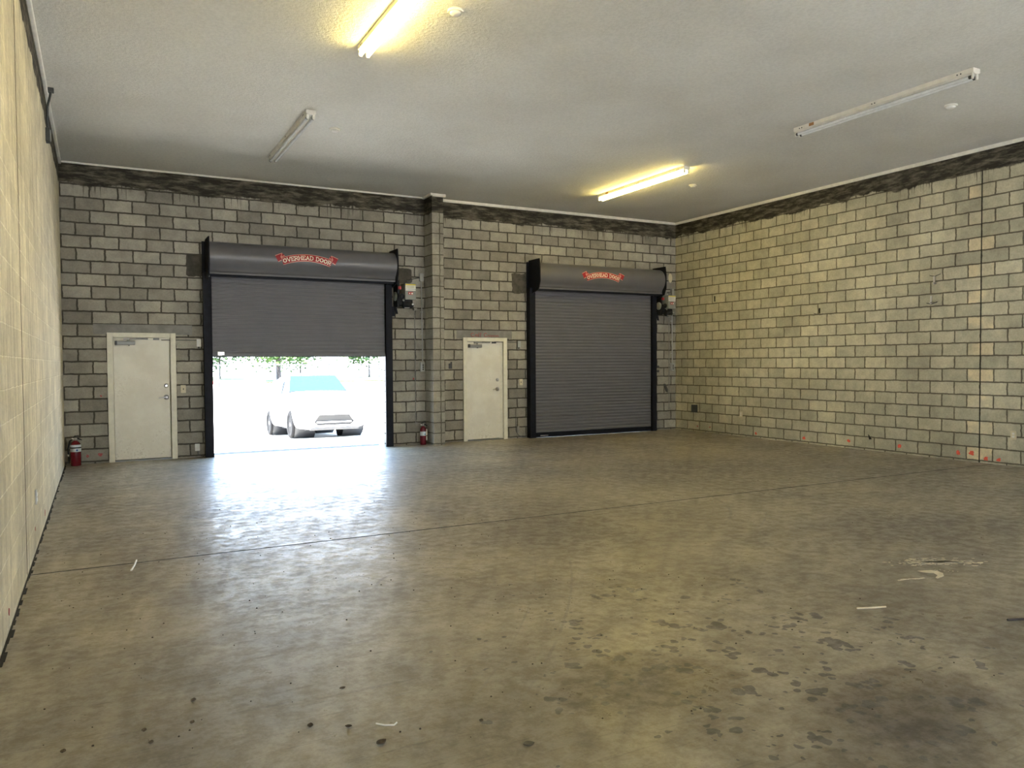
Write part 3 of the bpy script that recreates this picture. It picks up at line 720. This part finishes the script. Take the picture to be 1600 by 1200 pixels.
# corner cover plate near operator 2
b = MB().prism([(12.18+.055*math.cos(t)*1.0, D-.012, 3.50+.11*math.sin(t)) for t in [2*PI*i/16 for i in range(16)]], (0, .012, 0))
tag(b.build('cover_plate', M['plastic']), 'oval buff cover plate high in the far right corner', 'cover plate')

# anchors and slots on the right wall
def anchor(y, z, down, lab):
    e = tag(empty('wall_anchor', (W, y, z)), lab, 'wall anchor', 'anchors left in the right wall')
    MB().cyl((W, y, z), (W-.07, y, z), .012, 10).build('anchor_bolt', M['chrome'], e)
    MB().box(W-.05, W-.035, y-.015, y+.015, z-.02, z+.11, .002).build('strap', M['chrome'], e)
    zz_ = z-.02 if down else z+.11
    MB().tube([(W-.02, y+.09, zz_+.02), (W-.03, y, zz_), (W-.02, y-.09, zz_+.03)], .006, 6).build('tie_wire', M['darkcap'], e)
anchor(7.72, 2.80, False, 'upper shiny metal anchor strap on the right wall left of the joint')
anchor(7.77, 2.49, True, 'lower shiny metal anchor strap on the right wall left of the joint')
for (y, z, w_, h_, lab) in ((12.75, 2.93, .03, .12, 'dark vertical slot in the right wall, nearest the far corner'), (9.98, 2.50, .03, .10, 'dark slot in the middle of the right wall')):
    b = MB().box(W-.006, W, y-w_/2, y+w_/2, z-h_/2, z+h_/2); tag(b.build('wall_slot', M['joint']), lab, 'wall slot', 'dark slots in the right wall')
e = tag(empty('wire_stub', (W, 12.06, 2.5)), 'bent dark wire stub sticking out of the right wall', 'wire')
e_ = MB().tube([(W, 9.9, 2.44), (W-.05, 9.93, 2.42), (W-.07, 10.05, 2.45)], .006, 6)
bpy.data.objects.remove(e); tag(e_.build('wire_stub', M['darkcap']), 'bent dark wire stub sticking out of the middle of the right wall', 'wire')
b = MB().prism([(W-.01, 8.86, .20), (W-.01, 8.93, .28), (W-.01, 8.91, .19)], (.01, 0, 0)); tag(b.build('wall_chip', M['joint']), 'small dark chipped hole low on the right wall', 'wall chip')

# flexible conduit from the ceiling to a box on the left wall
e = tag(empty('hanging_conduit', (.03, 10.6, 4.2)), 'bent dark conduit dropping from the ceiling to a box on the left wall', 'conduit')
MB().box(0, .045, 10.58, 10.70, 4.20, 4.36, .005).build('switch_box', M['darkbox'], e)
MB().box(.045, .055, 10.60, 10.68, 4.22, 4.34, .003).build('box_cover', M['zinc'], e)
MB().tube([(.022, 10.62, 4.36), (.022, 10.60, 4.50), (.026, 10.58, 4.60), (.05, 10.52, 4.67), (.065, 10.47, 4.72), (.066, 10.46, 4.78)], .013, 8).build('flexible_conduit', M['darkbox'], e)
MB().box(.04, .10, 10.42, 10.50, 4.735, 4.78, .004).build('ceiling_fitting', M['darkcap'], e)

# ------------------------------------------------------------------ fluorescent fixtures
def fixture(x, y0, y1, lit, lab, tape=False):
    e = tag(empty('fluorescent_fixture', (x, (y0+y1)/2, H)), lab, 'ceiling light', 'twin-tube fluorescent strip lights')
    hw = .062; zt = H; zl = H-.06
    prof = [(x-hw, zt), (x+hw, zt), (x+hw, zl+.012), (x+hw*.55, zl), (x-hw*.55, zl), (x-hw, zl+.012)]
    body = MB().prism([(p[0], y0, p[1]) for p in prof], (0, y1-y0, 0)).build('housing', M['fixture'], e)
    for sx_ in (-.038, .038):
        MB().cyl((x+sx_, y0+.03, H-.092), (x+sx_, y1-.03, H-.092), .0185, 16).build('fluorescent_tube', M['bright_tube' if lit else 'dead_tube'], e)
        for yy in (y0+.012, y1-.028):
            s_ = MB().box(x+sx_-.016, x+sx_+.016, yy, yy+.016, H-.115, H-.055, .004).build('lamp_holder', M['fixture'], e)
        if not lit:
            for (ya, yb) in ((y0+.03, y0+.06), (y1-.06, y1-.03)): MB().cyl((x+sx_, ya, H-.092), (x+sx_, yb, H-.092), .0192, 16).build('tube_end', M['darkcap'], e)
    for yy in (y0+.16, (y0+y1)/2, y1-.12):
        for dd in (-.02, .02): MB().lathe((x-hw, yy+dd, H-.03), (-1, 0, 0), [(0, .008), (.003, .008)], 10).build('knockout', M['darkcap'], body)
    if tape: MB().box(x-hw-.002, x-hw, y1-.34, y1-.26, H-.045, H-.005).build('tape', M['tape'], e)
    return e
fixture(2.92, 5.20, 7.66, True, 'lit twin-tube strip light overhead, near the top edge of the view')
fixture(2.92, 9.85, 12.29, False, 'unlit twin-tube strip light in front of the half-open roll-up door')
fixture(9.07, 5.14, 7.62, False, 'unlit twin-tube strip light on the right side, nearest the right wall', True)
fixture(9.07, 9.88, 12.36, True, 'lit twin-tube strip light in front of the closed roll-up door', True)
for (x, y, lab) in ((3.42, 6.50, 'round ceiling detector beside the lit near strip light'), (3.40, 10.50, 'round ceiling detector beside the unlit left strip light'), (10.02, 6.03, 'round ceiling detector beside the unlit right strip light'), (10.08, 10.88, 'round ceiling detector beside the lit far strip light')):
    e = tag(empty('ceiling_detector', (x, y, H)), lab, 'detector', 'round white ceiling detectors')
    MB().lathe((x, y, H), (0, 0, -1), [(0, .075), (.012, .075), (.02, .068)], 28).build('base_plate', M['fixture'], e)
    MB().lathe((x, y, H-.018), (0, 0, -1), [(0, .055), (.014, .052), (.024, .040), (.028, .018)], 28).build('sensor_cap', M['whiteplastic'], e)

# ------------------------------------------------------------------ fire extinguishers
def extinguisher(x, y, hgt, rad, lab, dark=False):
    e = tag(empty('fire_extinguisher', (x, y, 0)), lab, 'fire extinguisher', 'red fire extinguishers on the floor')
    k = hgt
    MB().lathe((x, y, 0), (0, 0, 1), [(0, rad*.92), (.015, rad), (k*.68, rad), (k*.74, rad*.93), (k*.80, rad*.68), (k*.84, rad*.36), (k*.86, rad*.3)], 28).build('cylinder', M['ext_red'], e)
    MB().lathe((x, y, k*.85), (0, 0, 1), [(0, rad*.28), (.02, rad*.28), (.022, rad*.36), (.045, rad*.36), (.047, rad*.2)], 16).build('valve', M['chrome'], e)
    h = MB(); z = k*.92
    h.prism([(x-.035, y-.01, z), (x+.02, y-.01, z-.005), (x+.085, y-.01, z-.03), (x+.09, y-.01, z-.02), (x+.03, y-.01, z+.015), (x-.02, y-.01, z+.015)], (0, .02, 0))
    h.prism([(x-.035, y-.01, z+.012), (x-.01, y-.01, z+.035), (x+.04, y-.01, z+.04), (x+.075, y-.01, z+.03), (x+.04, y-.01, z+.052), (x-.012, y-.01, z+.048), (x-.04, y-.01, z+.02)], (0, .02, 0))
    h.build('handle', M['opblack'], e)
    MB().lathe((x-.04, y-.0, z+.0), (0, -1, 0), [(0, .015), (.012, .015)], 14).build('pressure_gauge', M['labelwhite'], e)
    z0, z1 = (k*.42, k*.61) if not dark else (k*.48, k*.72)
    MB().lathe((x, y, z0), (0, 0, 1), [(0, rad+.0015), (z1-z0, rad+.0015)], 28, cap=False).build('label_band', M['ext_label'], e)
    lb = MB()
    for i in range(6):
        a = -PI/2-.12+.06*i+.2
        lb.add([(x+(rad+.003)*math.cos(a), y+(rad+.003)*math.sin(a), z0+.012), (x+(rad+.003)*math.cos(a+.06), y+(rad+.003)*math.sin(a+.06), z0+.012), (x+(rad+.003)*math.cos(a+.06), y+(rad+.003)*math.sin(a+.06), z0+.04), (x+(rad+.003)*math.cos(a), y+(rad+.003)*math.sin(a), z0+.04)], [(0, 1, 2, 3)])
    lb.build('label_symbol', M['blue'], e)
    if dark:
        MB().tube([(x-.03, y, z), (x-.075, y-.01, z-.03), (x-rad-.03, y, k*.6), (x-rad-.02, y, k*.3), (x-rad-.018, y, k*.15)], .011, 8).build('hose', M['opblack'], e)
        MB().lathe((x, y, k*.60), (0, 0, 1), [(0, rad+.004), (.018, rad+.004)], 28, cap=False).build('hose_strap', M['opblack'], e)
        MB().box(x-rad-.035, x-rad-.018, y-.03, y-.01, k*.33, k*.39).build('tag_card', M['labelwhite'], e)
    else:
        MB().box(x+rad*.8, x+rad*.8+.022, y-.045, y-.035, k*.44, k*.72).build('tag_card', M['frame'], e)
        MB().box(x+rad*.8+.0, x+rad*.8+.02, y-.045, y-.035, k*.20, k*.40).build('inspection_card', M['labelwhite'], e)
extinguisher(.155, D-.16, .46, .075, 'dark red fire extinguisher with hose in the far left corner', True)
extinguisher(6.0, D-.12, .42, .058, 'slim red fire extinguisher on the floor beside the block pier')

# ------------------------------------------------------------------ litter on the floor
def leaf(x, y, s_, ang, mat, lab, curl=.35, grp='dry leaves and seed husks on the floor'):
    b = MB(); N = 7; c, sn = math.cos(ang), math.sin(ang); vs_ = []
    for i in range(N+1):
        t = i/N; w = math.sin(PI*t)**.8*.36*s_; L_ = (t-.5)*s_; zc_ = .004+curl*s_*.25*(2*t-1)**2
        for sd in (-1, 0, 1):
            px, py = L_, sd*w; zz_ = zc_+(abs(sd)*curl*w*.6)
            vs_.append((x+px*c-py*sn, y+px*sn+py*c, zz_)); 
    n1 = len(vs_); vs2 = vs_+[(v[0], v[1], max(0.0005, v[2]-.0025)) for v in vs_]; fs = []
    for i in range(N):
        for j in range(2):
            k = 3*i+j; fs.append((k, k+1, k+4, k+3)); fs.append((n1+k, n1+k+3, n1+k+4, n1+k+1))
        fs += [(3*i, 3*i+3, n1+3*i+3, n1+3*i), (3*i+2, n1+3*i+2, n1+3*i+5, 3*i+5)]
    b.add(vs2, fs); return tag(b.build('dry_leaf', M[mat]), lab, 'leaf', grp)
for a in ((1.50, 3.04, .05, .3, 'leaf', 'curled dark brown leaf at the bottom centre-left of the floor', .8),
          (2.034, 2.744, .05, -.2, 'greyleaf', 'flat grey-green leaf, rightmost of the litter along the bottom', .15),
          (1.278, 3.334, .035, 1.2, 'leaf', 'upright brown husk left of the curled leaf', .9),
          (1.423, 3.25, .03, -.5, 'leaf', 'small brown husk directly above the curled leaf', .7),
          (1.511, 3.656, .03, .1, 'leaf', 'single black husk higher up in the bright floor reflection', .4),
          (1.95, 3.02, .025, .9, 'leaf', 'tiny black husk above the grey-green leaf', .8),
          (.64, 3.64, .03, 1.4, 'leaf', 'dark husk in the lower left of the floor', .8),
          (.83, 3.62, .028, 1.1, 'leaf', 'dark husk right of the lower-left husk', .8),
          (.34, 3.60, .03, 1.3, 'leaf', 'dark husk closest to the foot of the left wall', .8),
          (.66, 3.51, .028, 1.2, 'leaf', 'dark husk lowest in the lower left of the floor', .8),
          (.86, 3.86, .03, 1.3, 'leaf', 'dark husk, topmost of the lower-left husks', .8)):
    leaf(*a[:6], curl=a[6])
b = MB().tube([(1.535, 3.215, .006), (1.565, 3.185, .005), (1.60, 3.165, .006), (1.615, 3.17, .012)], .004, 6)
tag(b.build('wood_sliver', M['labelwhite']), 'small white bent sliver beside the curled leaf', 'splinter')
b = MB().tube([(4.70, 3.245, .007), (4.79, 3.205, .007), (4.883, 3.173, .008)], .0065, 6)
tag(b.build('wood_sliver', M['wood']), 'long pale wood stick lying on the near right floor', 'stick')
b = MB().tube([(.688, 6.55, .006), (.715, 6.70, .006), (.735, 6.86, .007)], .007, 6)
tag(b.build('wood_sliver', M['whiteplastic']), 'white stick crossing the floor joint near the left wall', 'stick')
b = MB().tube([(5.30, 2.66, .006), (5.40, 2.62, .007), (5.46, 2.56, .006)], .007, 6)
tag(b.build('wood_sliver', M['bark']), 'dark twig at the right edge of the floor', 'twig')
# crumbs nobody could count
b = MB()
for i in range(420):
    if i < 260: x, y = random.uniform(.2, 4.5), random.uniform(2.2, 8)
    else: x, y = random.uniform(.2, W-.3), random.uniform(2, 13.5)
    r = random.uniform(.002, .006); b.lathe((x, y, 0), (0, 0, 1), [(0, r), (r*.7, r*.8), (r, r*.3)], 5)
tag(b.build('floor_crumbs', M['crumb']), 'scattered dark crumbs and grit all over the concrete floor', 'grit', kind='stuff')
# spilt cream paint: splashed flecks and a hooked smear
def blob(b, x, y, r, asp=1., ang=0., n=10):
    c, s_ = math.cos(ang), math.sin(ang); pts = []
    for i in range(n):
        a = 2*PI*i/n; rr = r*random.uniform(.6, 1.15); px, py = rr*math.cos(a)*asp, rr*math.sin(a)
        pts.append((x+px*c-py*s_, y+px*s_+py*c, .0004))
    b.prism(pts, (0, 0, .0016))
b = MB()
ax, ay = .88, -.47   # direction of the splash across the floor
for i in range(170):
    t = random.gauss(0, 1)*.19; q = random.gauss(0, 1)*.055
    blob(b, 6.24+ax*t-ay*q*.9, 3.70+ay*t+ax*q, random.uniform(.003, .013)*(1.6 if abs(q) < .02 and abs(t) < .2 else 1), random.uniform(1, 2.4), -.5, 8)
for i in range(26):
    t = -.12+.3*i/26; blob(b, 6.22+ax*t, 3.715+ay*t, random.uniform(.010, .024), 2., -.5, 10)
tag(b.build('paint_splash', M['paint']), 'speckled cream paint splash on the right side of the floor', 'paint splash')
b = MB()
P0 = [(5.965, 3.585), (5.985, 3.545), (5.965, 3.49), (5.90, 3.44), (5.80, 3.425), (5.81, 3.445), (5.88, 3.475), (5.905, 3.52), (5.86, 3.575), (5.86, 3.62)]
b.prism([(x, y, .0004) for x, y in P0], (0, 0, .0016))
for i in range(9): blob(b, 5.52+.025*i, 3.535-.006*i+random.uniform(-.008, .008), random.uniform(.006, .016), 1.8, -.4)
for i in range(14): blob(b, 6.0+random.uniform(-.08, .12), 3.52+random.uniform(-.06, .06), random.uniform(.002, .006))
tag(b.build('paint_smear', M['paint']), 'hooked cream paint smear just below the speckled splash', 'paint smear')

# ------------------------------------------------------------------ outside
SL = .05; Y0 = D+T; GY = 24.0
def gz(y): return -.02-SL*(min(y, GY)-Y0) if y > Y0 else -.02
b = MB(); ys = [Y0, 16, 18, 20, 22, GY, 140]
vs_ = [(x, y, gz(y)) for y in ys for x in (-50, 90)]+[(x, y, gz(y)-.2) for y in ys for x in (-50, 90)]
n = len(ys)*2; fs = []
for i in range(len(ys)-1):
    k = 2*i; fs += [(k, k+1, k+3, k+2), (n+k, n+k+2, n+k+3, n+k+1)]
b.add(vs_, fs); tag(b.build('ground', M['asphalt']), 'sunlit pale paved yard outside the open roll-up door', 'ground', kind='structure')
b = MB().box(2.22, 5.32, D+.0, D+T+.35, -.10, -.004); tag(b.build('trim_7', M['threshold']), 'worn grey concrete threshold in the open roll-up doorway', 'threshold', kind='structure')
b = MB().box(6.95, 7.86, D+.12, D+T, 0, 2.04).box(.66, 1.60, D+.12, D+T, 0, 2.06); tag(b.build('door_backs', M['frame']), 'outer skins of the two personnel doorways', 'door skin', kind='structure')

b = MB().box(-40, 60, -60, REAR-T, -.2, -.02); tag(b.build('ground', M['asphalt']), 'unseen sunlit pale paved yard behind the viewer, added outside the fill doorways', 'ground', kind='structure')  # unseen yard, added along with the rear fill doorways
# car ------------------------------------------------------------
car = empty('car', (0, 0, 0)); tag(car, 'white sport utility vehicle parked outside, facing the open roll-up door', 'car')
# local frame while building: nose towards -Y, ground z=0, front axle y=0, rear axle y=2.68
ST = [  # y, half width low, half width belt, z low, z belt, half width roof, z top
    (-.90, .55, .62, .32, .62, .50, .70), (-.84, .74, .80, .24, .74, .66, .86), (-.62, .86, .90, .20, .84, .74, .98), (-.30, .90, .92, .20, .90, .76, 1.05),
    (.10, .91, .93, .20, .94, .77, 1.09), (.50, .91, .93, .22, .97, .76, 1.13), (.72, .91, .93, .22, .98, .73, 1.18), (1.30, .91, .93, .22, 1.00, .62, 1.62), (1.75, .91, .93, .22, 1.01, .60, 1.68),
    (2.40, .91, .93, .22, 1.02, .60, 1.68), (3.00, .90, .92, .24, 1.04, .58, 1.63), (3.35, .86, .89, .28, 1.05, .56, 1.50), (3.58, .78, .82, .34, 1.00, .60, 1.12), (3.64, .70, .74, .42, .90, .58, .98)]
b = MB(); rings = []
for (y, wl_, wb_, zl_, zb_, wr_, zt_) in ST:
    hz = zb_-zl_
    half = [(wl_*.80, zl_), (wl_, zl_+.08), (wb_, zl_+hz*.55), (wb_*.99, zb_-.04), ((wb_+wr_)/2+.03, zb_+(zt_-zb_)*.30), (wr_+.04, zt_-.07*(1 if zt_ > 1.3 else .3)), (wr_*.8, zt_), (0.0, zt_+.015)]
    full = half+[(-p[0], p[1]) for p in reversed(half[:-1])]
    rings.append([(x, y, z) for x, z in full])
nr = len(rings[0])
vs_ = [p for r in rings for p in r]
fs = [(i*nr+j, i*nr+(j+1) % nr, (i+1)*nr+(j+1) % nr, (i+1)*nr+j) for i in range(len(rings)-1) for j in range(nr)]
fs += [tuple(range(nr)), tuple(range(len(vs_)-nr, len(vs_)))[::-1]]
b.add(vs_, fs, True)
body = b.build('car_body', M['carpaint'], car, origin=(0, 0, 0))
sb = body.modifiers.new('sub', 'SUBSURF'); sb.levels = 2; sb.render_levels = 2
cut = MB()
for y in (0., 2.68):
    for s_ in (-1, 1): cut.lathe((s_*.62, y, .36), (s_, 0, 0), [(0, .41), (.5, .41)], 32)
cut.prism([(-.50, -1.2, .40), (-.42, -1.2, .32), (.42, -1.2, .32), (.50, -1.2, .40), (.38, -1.2, .57), (-.38, -1.2, .57)], (0, .46, 0))
cutter = cut.build('cutter', M['cardark'], car, origin=(0, 0, 0))
bo = body.modifiers.new('bool', 'BOOLEAN'); bo.operation = 'DIFFERENCE'; bo.object = cutter; bo.solver = 'EXACT'
dg = bpy.context.evaluated_depsgraph_get(); dg.update()
me2 = bpy.data.meshes.new_from_object(body.evaluated_get(dg)); body.modifiers.clear(); body.data = me2
me2.materials.clear(); me2.materials.append(M['carpaint'])
bpy.data.objects.remove(cutter)
for y in (0., 2.68):
    for s_ in (-1, 1):
        wheel = MB().lathe((s_*.70, y, .345), (s_, 0, 0), [(0, .22), (0, .325), (.02, .345), (.18, .345), (.205, .325), (.205, .235), (.19, .225)], 36).build('tyre', M['rubber'], car)
        h = MB().lathe((s_*.86, y, .345), (s_, 0, 0), [(0, .225), (.02, .225), (.025, .20), (.005, .19), (.0, .06), (.03, .05), (.035, .02)], 30)
        for k in range(5):
            a = 2*PI*k/5; c, sn = math.cos(a), math.sin(a)
            h.prism([(s_*.868, y+c*.04-sn*.03, .345+sn*.04+c*.03), (s_*.868, y+c*.2-sn*.035, .345+sn*.2+c*.035), (s_*.868, y+c*.2+sn*.035, .345+sn*.2-c*.035), (s_*.868, y+c*.04+sn*.03, .345+sn*.04-c*.03)], (s_*.02, 0, 0))
        h.build('wheel_rim', M['wheelmetal'], wheel)
        MB().lathe((s_*.35, y, .36), (s_, 0, 0), [(0, .405), (.5, .405)], 32, cap=False).build('wheel_well', M['cardark'], car)
MB().box(-.62, .62, -.5, 3.3, .20, .34).build('underbody', M['cardark'], car)
g = MB()
g.prism([(-.50, -.80, .40), (-.42, -.80, .32), (.42, -.80, .32), (.50, -.80, .40), (.38, -.80, .57), (-.38, -.80, .57)], (0, .05, 0))
gr = g.build('lower_grille', M['cardark'], car)
sl = MB()
sl.box(-.43, .43, -.85, -.82, .375, .41, .01)
sl.build('grille_bar', M['carpaint'], gr)
MB().box(-.60, .60, -.90, -.80, .20, .26, .02).build('bumper_lip', M['cardark'], car)
up_ = MB()
up_.prism([(-.42, -.845, .66), (.42, -.845, .66), (.30, -.86, .56), (-.30, -.86, .56)], (0, .06, 0)); up_.build('upper_grille', M['cardark'], car)
for s_ in (-1, 1):
    MB().prism([(s_*.50, -.83, .66), (s_*.80, -.74, .70), (s_*.90, -.50, .80), (s_*.82, -.55, .84), (s_*.60, -.76, .76)], (0, .05, .02)).build('headlamp', M['lens'], car)
    MB().lathe((s_*.66, -.80, .42), (s_*.3, -1, 0), [(0, .06), (.03, .055), (.035, .03)], 20).build('fog_lamp', M['lens'], car)
    mir = MB().lathe((s_*.98, .95, 1.06), (0, 1, 0), [(-.07, .03), (-.05, .075), (.03, .09), (.05, .08)], 16); mir.build('wing_mirror', M['carpaint'], car)
    # side windows
    MB().prism([(s_*.905, .95, 1.06), (s_*.905, 3.0, 1.10), (s_*.69, 2.85, 1.54), (s_*.68, 1.45, 1.55)], (s_*.012, 0, .004)).build('side_window', M['carglass'], car)
MB().prism([(-.76, .66, 1.16), (.76, .66, 1.16), (.60, 1.24, 1.58), (-.60, 1.24, 1.58)], (0, -.03, .03)).build('windscreen', M['carglass'], car)
MB().box(-.15, .15, -.915, -.89, .60, .68, .004).build('number_plate', M['labelwhite'], car)
tl = math.atan(SL)
car.location = (5.57, 19.55, gz(19.55)); car.rotation_euler = (-tl, 0, 0)

# fence, curb, verge and trees beyond the yard
FY = 31.0; fzz = gz(FY)
fx = [-3.9+2.1*i for i in range(11)]
b = MB()
for x in fx: b.cyl((x, FY, fzz), (x, FY, fzz+2.1), .04, 10)
e = tag(empty('chain_link_fence', (8, FY, fzz)), 'grey chain-link fence along the far side of the sunlit yard', 'fence')
for x in fx: MB().cyl((x, FY, fzz), (x, FY, fzz+2.1), .035, 10).build('fence_post', M['fence'], e)
MB().cyl((fx[0], FY, fzz+2.05), (fx[-1], FY, fzz+2.05), .02, 8).build('top_rail', M['fence'], e)
w = MB(); x = fx[0]-2.0
while x < fx[-1]:
    for s_ in (1, -1):
        xa, xb = (x, x+2.0) if s_ == 1 else (x+2.0, x)
        p, q = Vector((xa, FY+.01*s_, fzz+.03)), Vector((xb, FY+.01*s_, fzz+2.03)); r = .0025
        w.add([p+Vector((r, 0, 0)), p+Vector((-r, r, 0)), p+Vector((-r, -r, 0)), q+Vector((r, 0, 0)), q+Vector((-r, r, 0)), q+Vector((-r, -r, 0))], [(0, 1, 4, 3), (1, 2, 5, 4), (2, 0, 3, 5)])
    x += .14
w.build('chain_link_mesh', M['fence'], e)
b = MB().box(0, 16.0, 84, 84.5, fzz, fzz+.35); tag(b.build('curb', M['redcurb']), 'red painted curb beyond the fence', 'curb')
b = MB().box(-15, 70, 86, 128, fzz, fzz+.14); tag(b.build('grass_verge', M['grass']), 'green grass verge beyond the fence', 'grass', kind='stuff')
def tree(x, y, h, r, lab, tk=1.):
    e = tag(empty('tree', (x, y, fzz)), lab, 'tree', 'trees beyond the yard fence')
    MB().lathe((x, y, fzz+.14), (0, 0, 1), [(0, .42*tk), (.4, .34*tk), (h*.45, .25*tk), (h*.7, .12*tk)], 12).build('trunk', M['bark'], e)
    b = MB()
    for k in range(5):
        a = random.uniform(0, 2*PI); b.tube([(x, y, fzz+h*.4), (x+math.cos(a)*r*.4, y+math.sin(a)*r*.4, fzz+h*.58), (x+math.cos(a)*r*.8, y+math.sin(a)*r*.8, fzz+h*.7)], .05, 6)
    b.build('branch', M['bark'], e)
    b = MB(); cl = [(random.uniform(-1, 1)*r*.7, random.uniform(-1, 1)*r*.7, random.uniform(.24, .95)*h) for _ in range(16)]
    for i in range(3200):
        c = random.choice(cl); v = Vector((random.gauss(0, 1), random.gauss(0, 1), random.gauss(0, .8)))*r*.25+Vector((x+c[0], y+c[1], fzz+c[2]))
        d = Vector((random.uniform(-1, 1), random.uniform(-1, 1), random.uniform(-.6, .6))).normalized()*.26; q = d.cross(Vector((random.uniform(-1, 1), random.uniform(-1, 1), random.uniform(-1, 1)))).normalized()*.15
        v.z = max(v.z, fzz+1.2)
        b.add([v-d, v+q, v+d, v-q], [(0, 1, 2, 3)])
    b.build('foliage', M['leafgreen'], e)
tree(18.9, 92, 11, 4.6, 'leafy tree with a thick trunk left of centre through the open doorway')
tree(14.3, 106, 10, 4.4, 'leafy tree seen at the left of the open doorway', .4)
tree(27.4, 118, 10, 4.2, 'leafy tree seen behind the parked car', .35)
tree(34.3, 106, 10, 4.0, 'leafy tree seen at the right of the open doorway', .35)
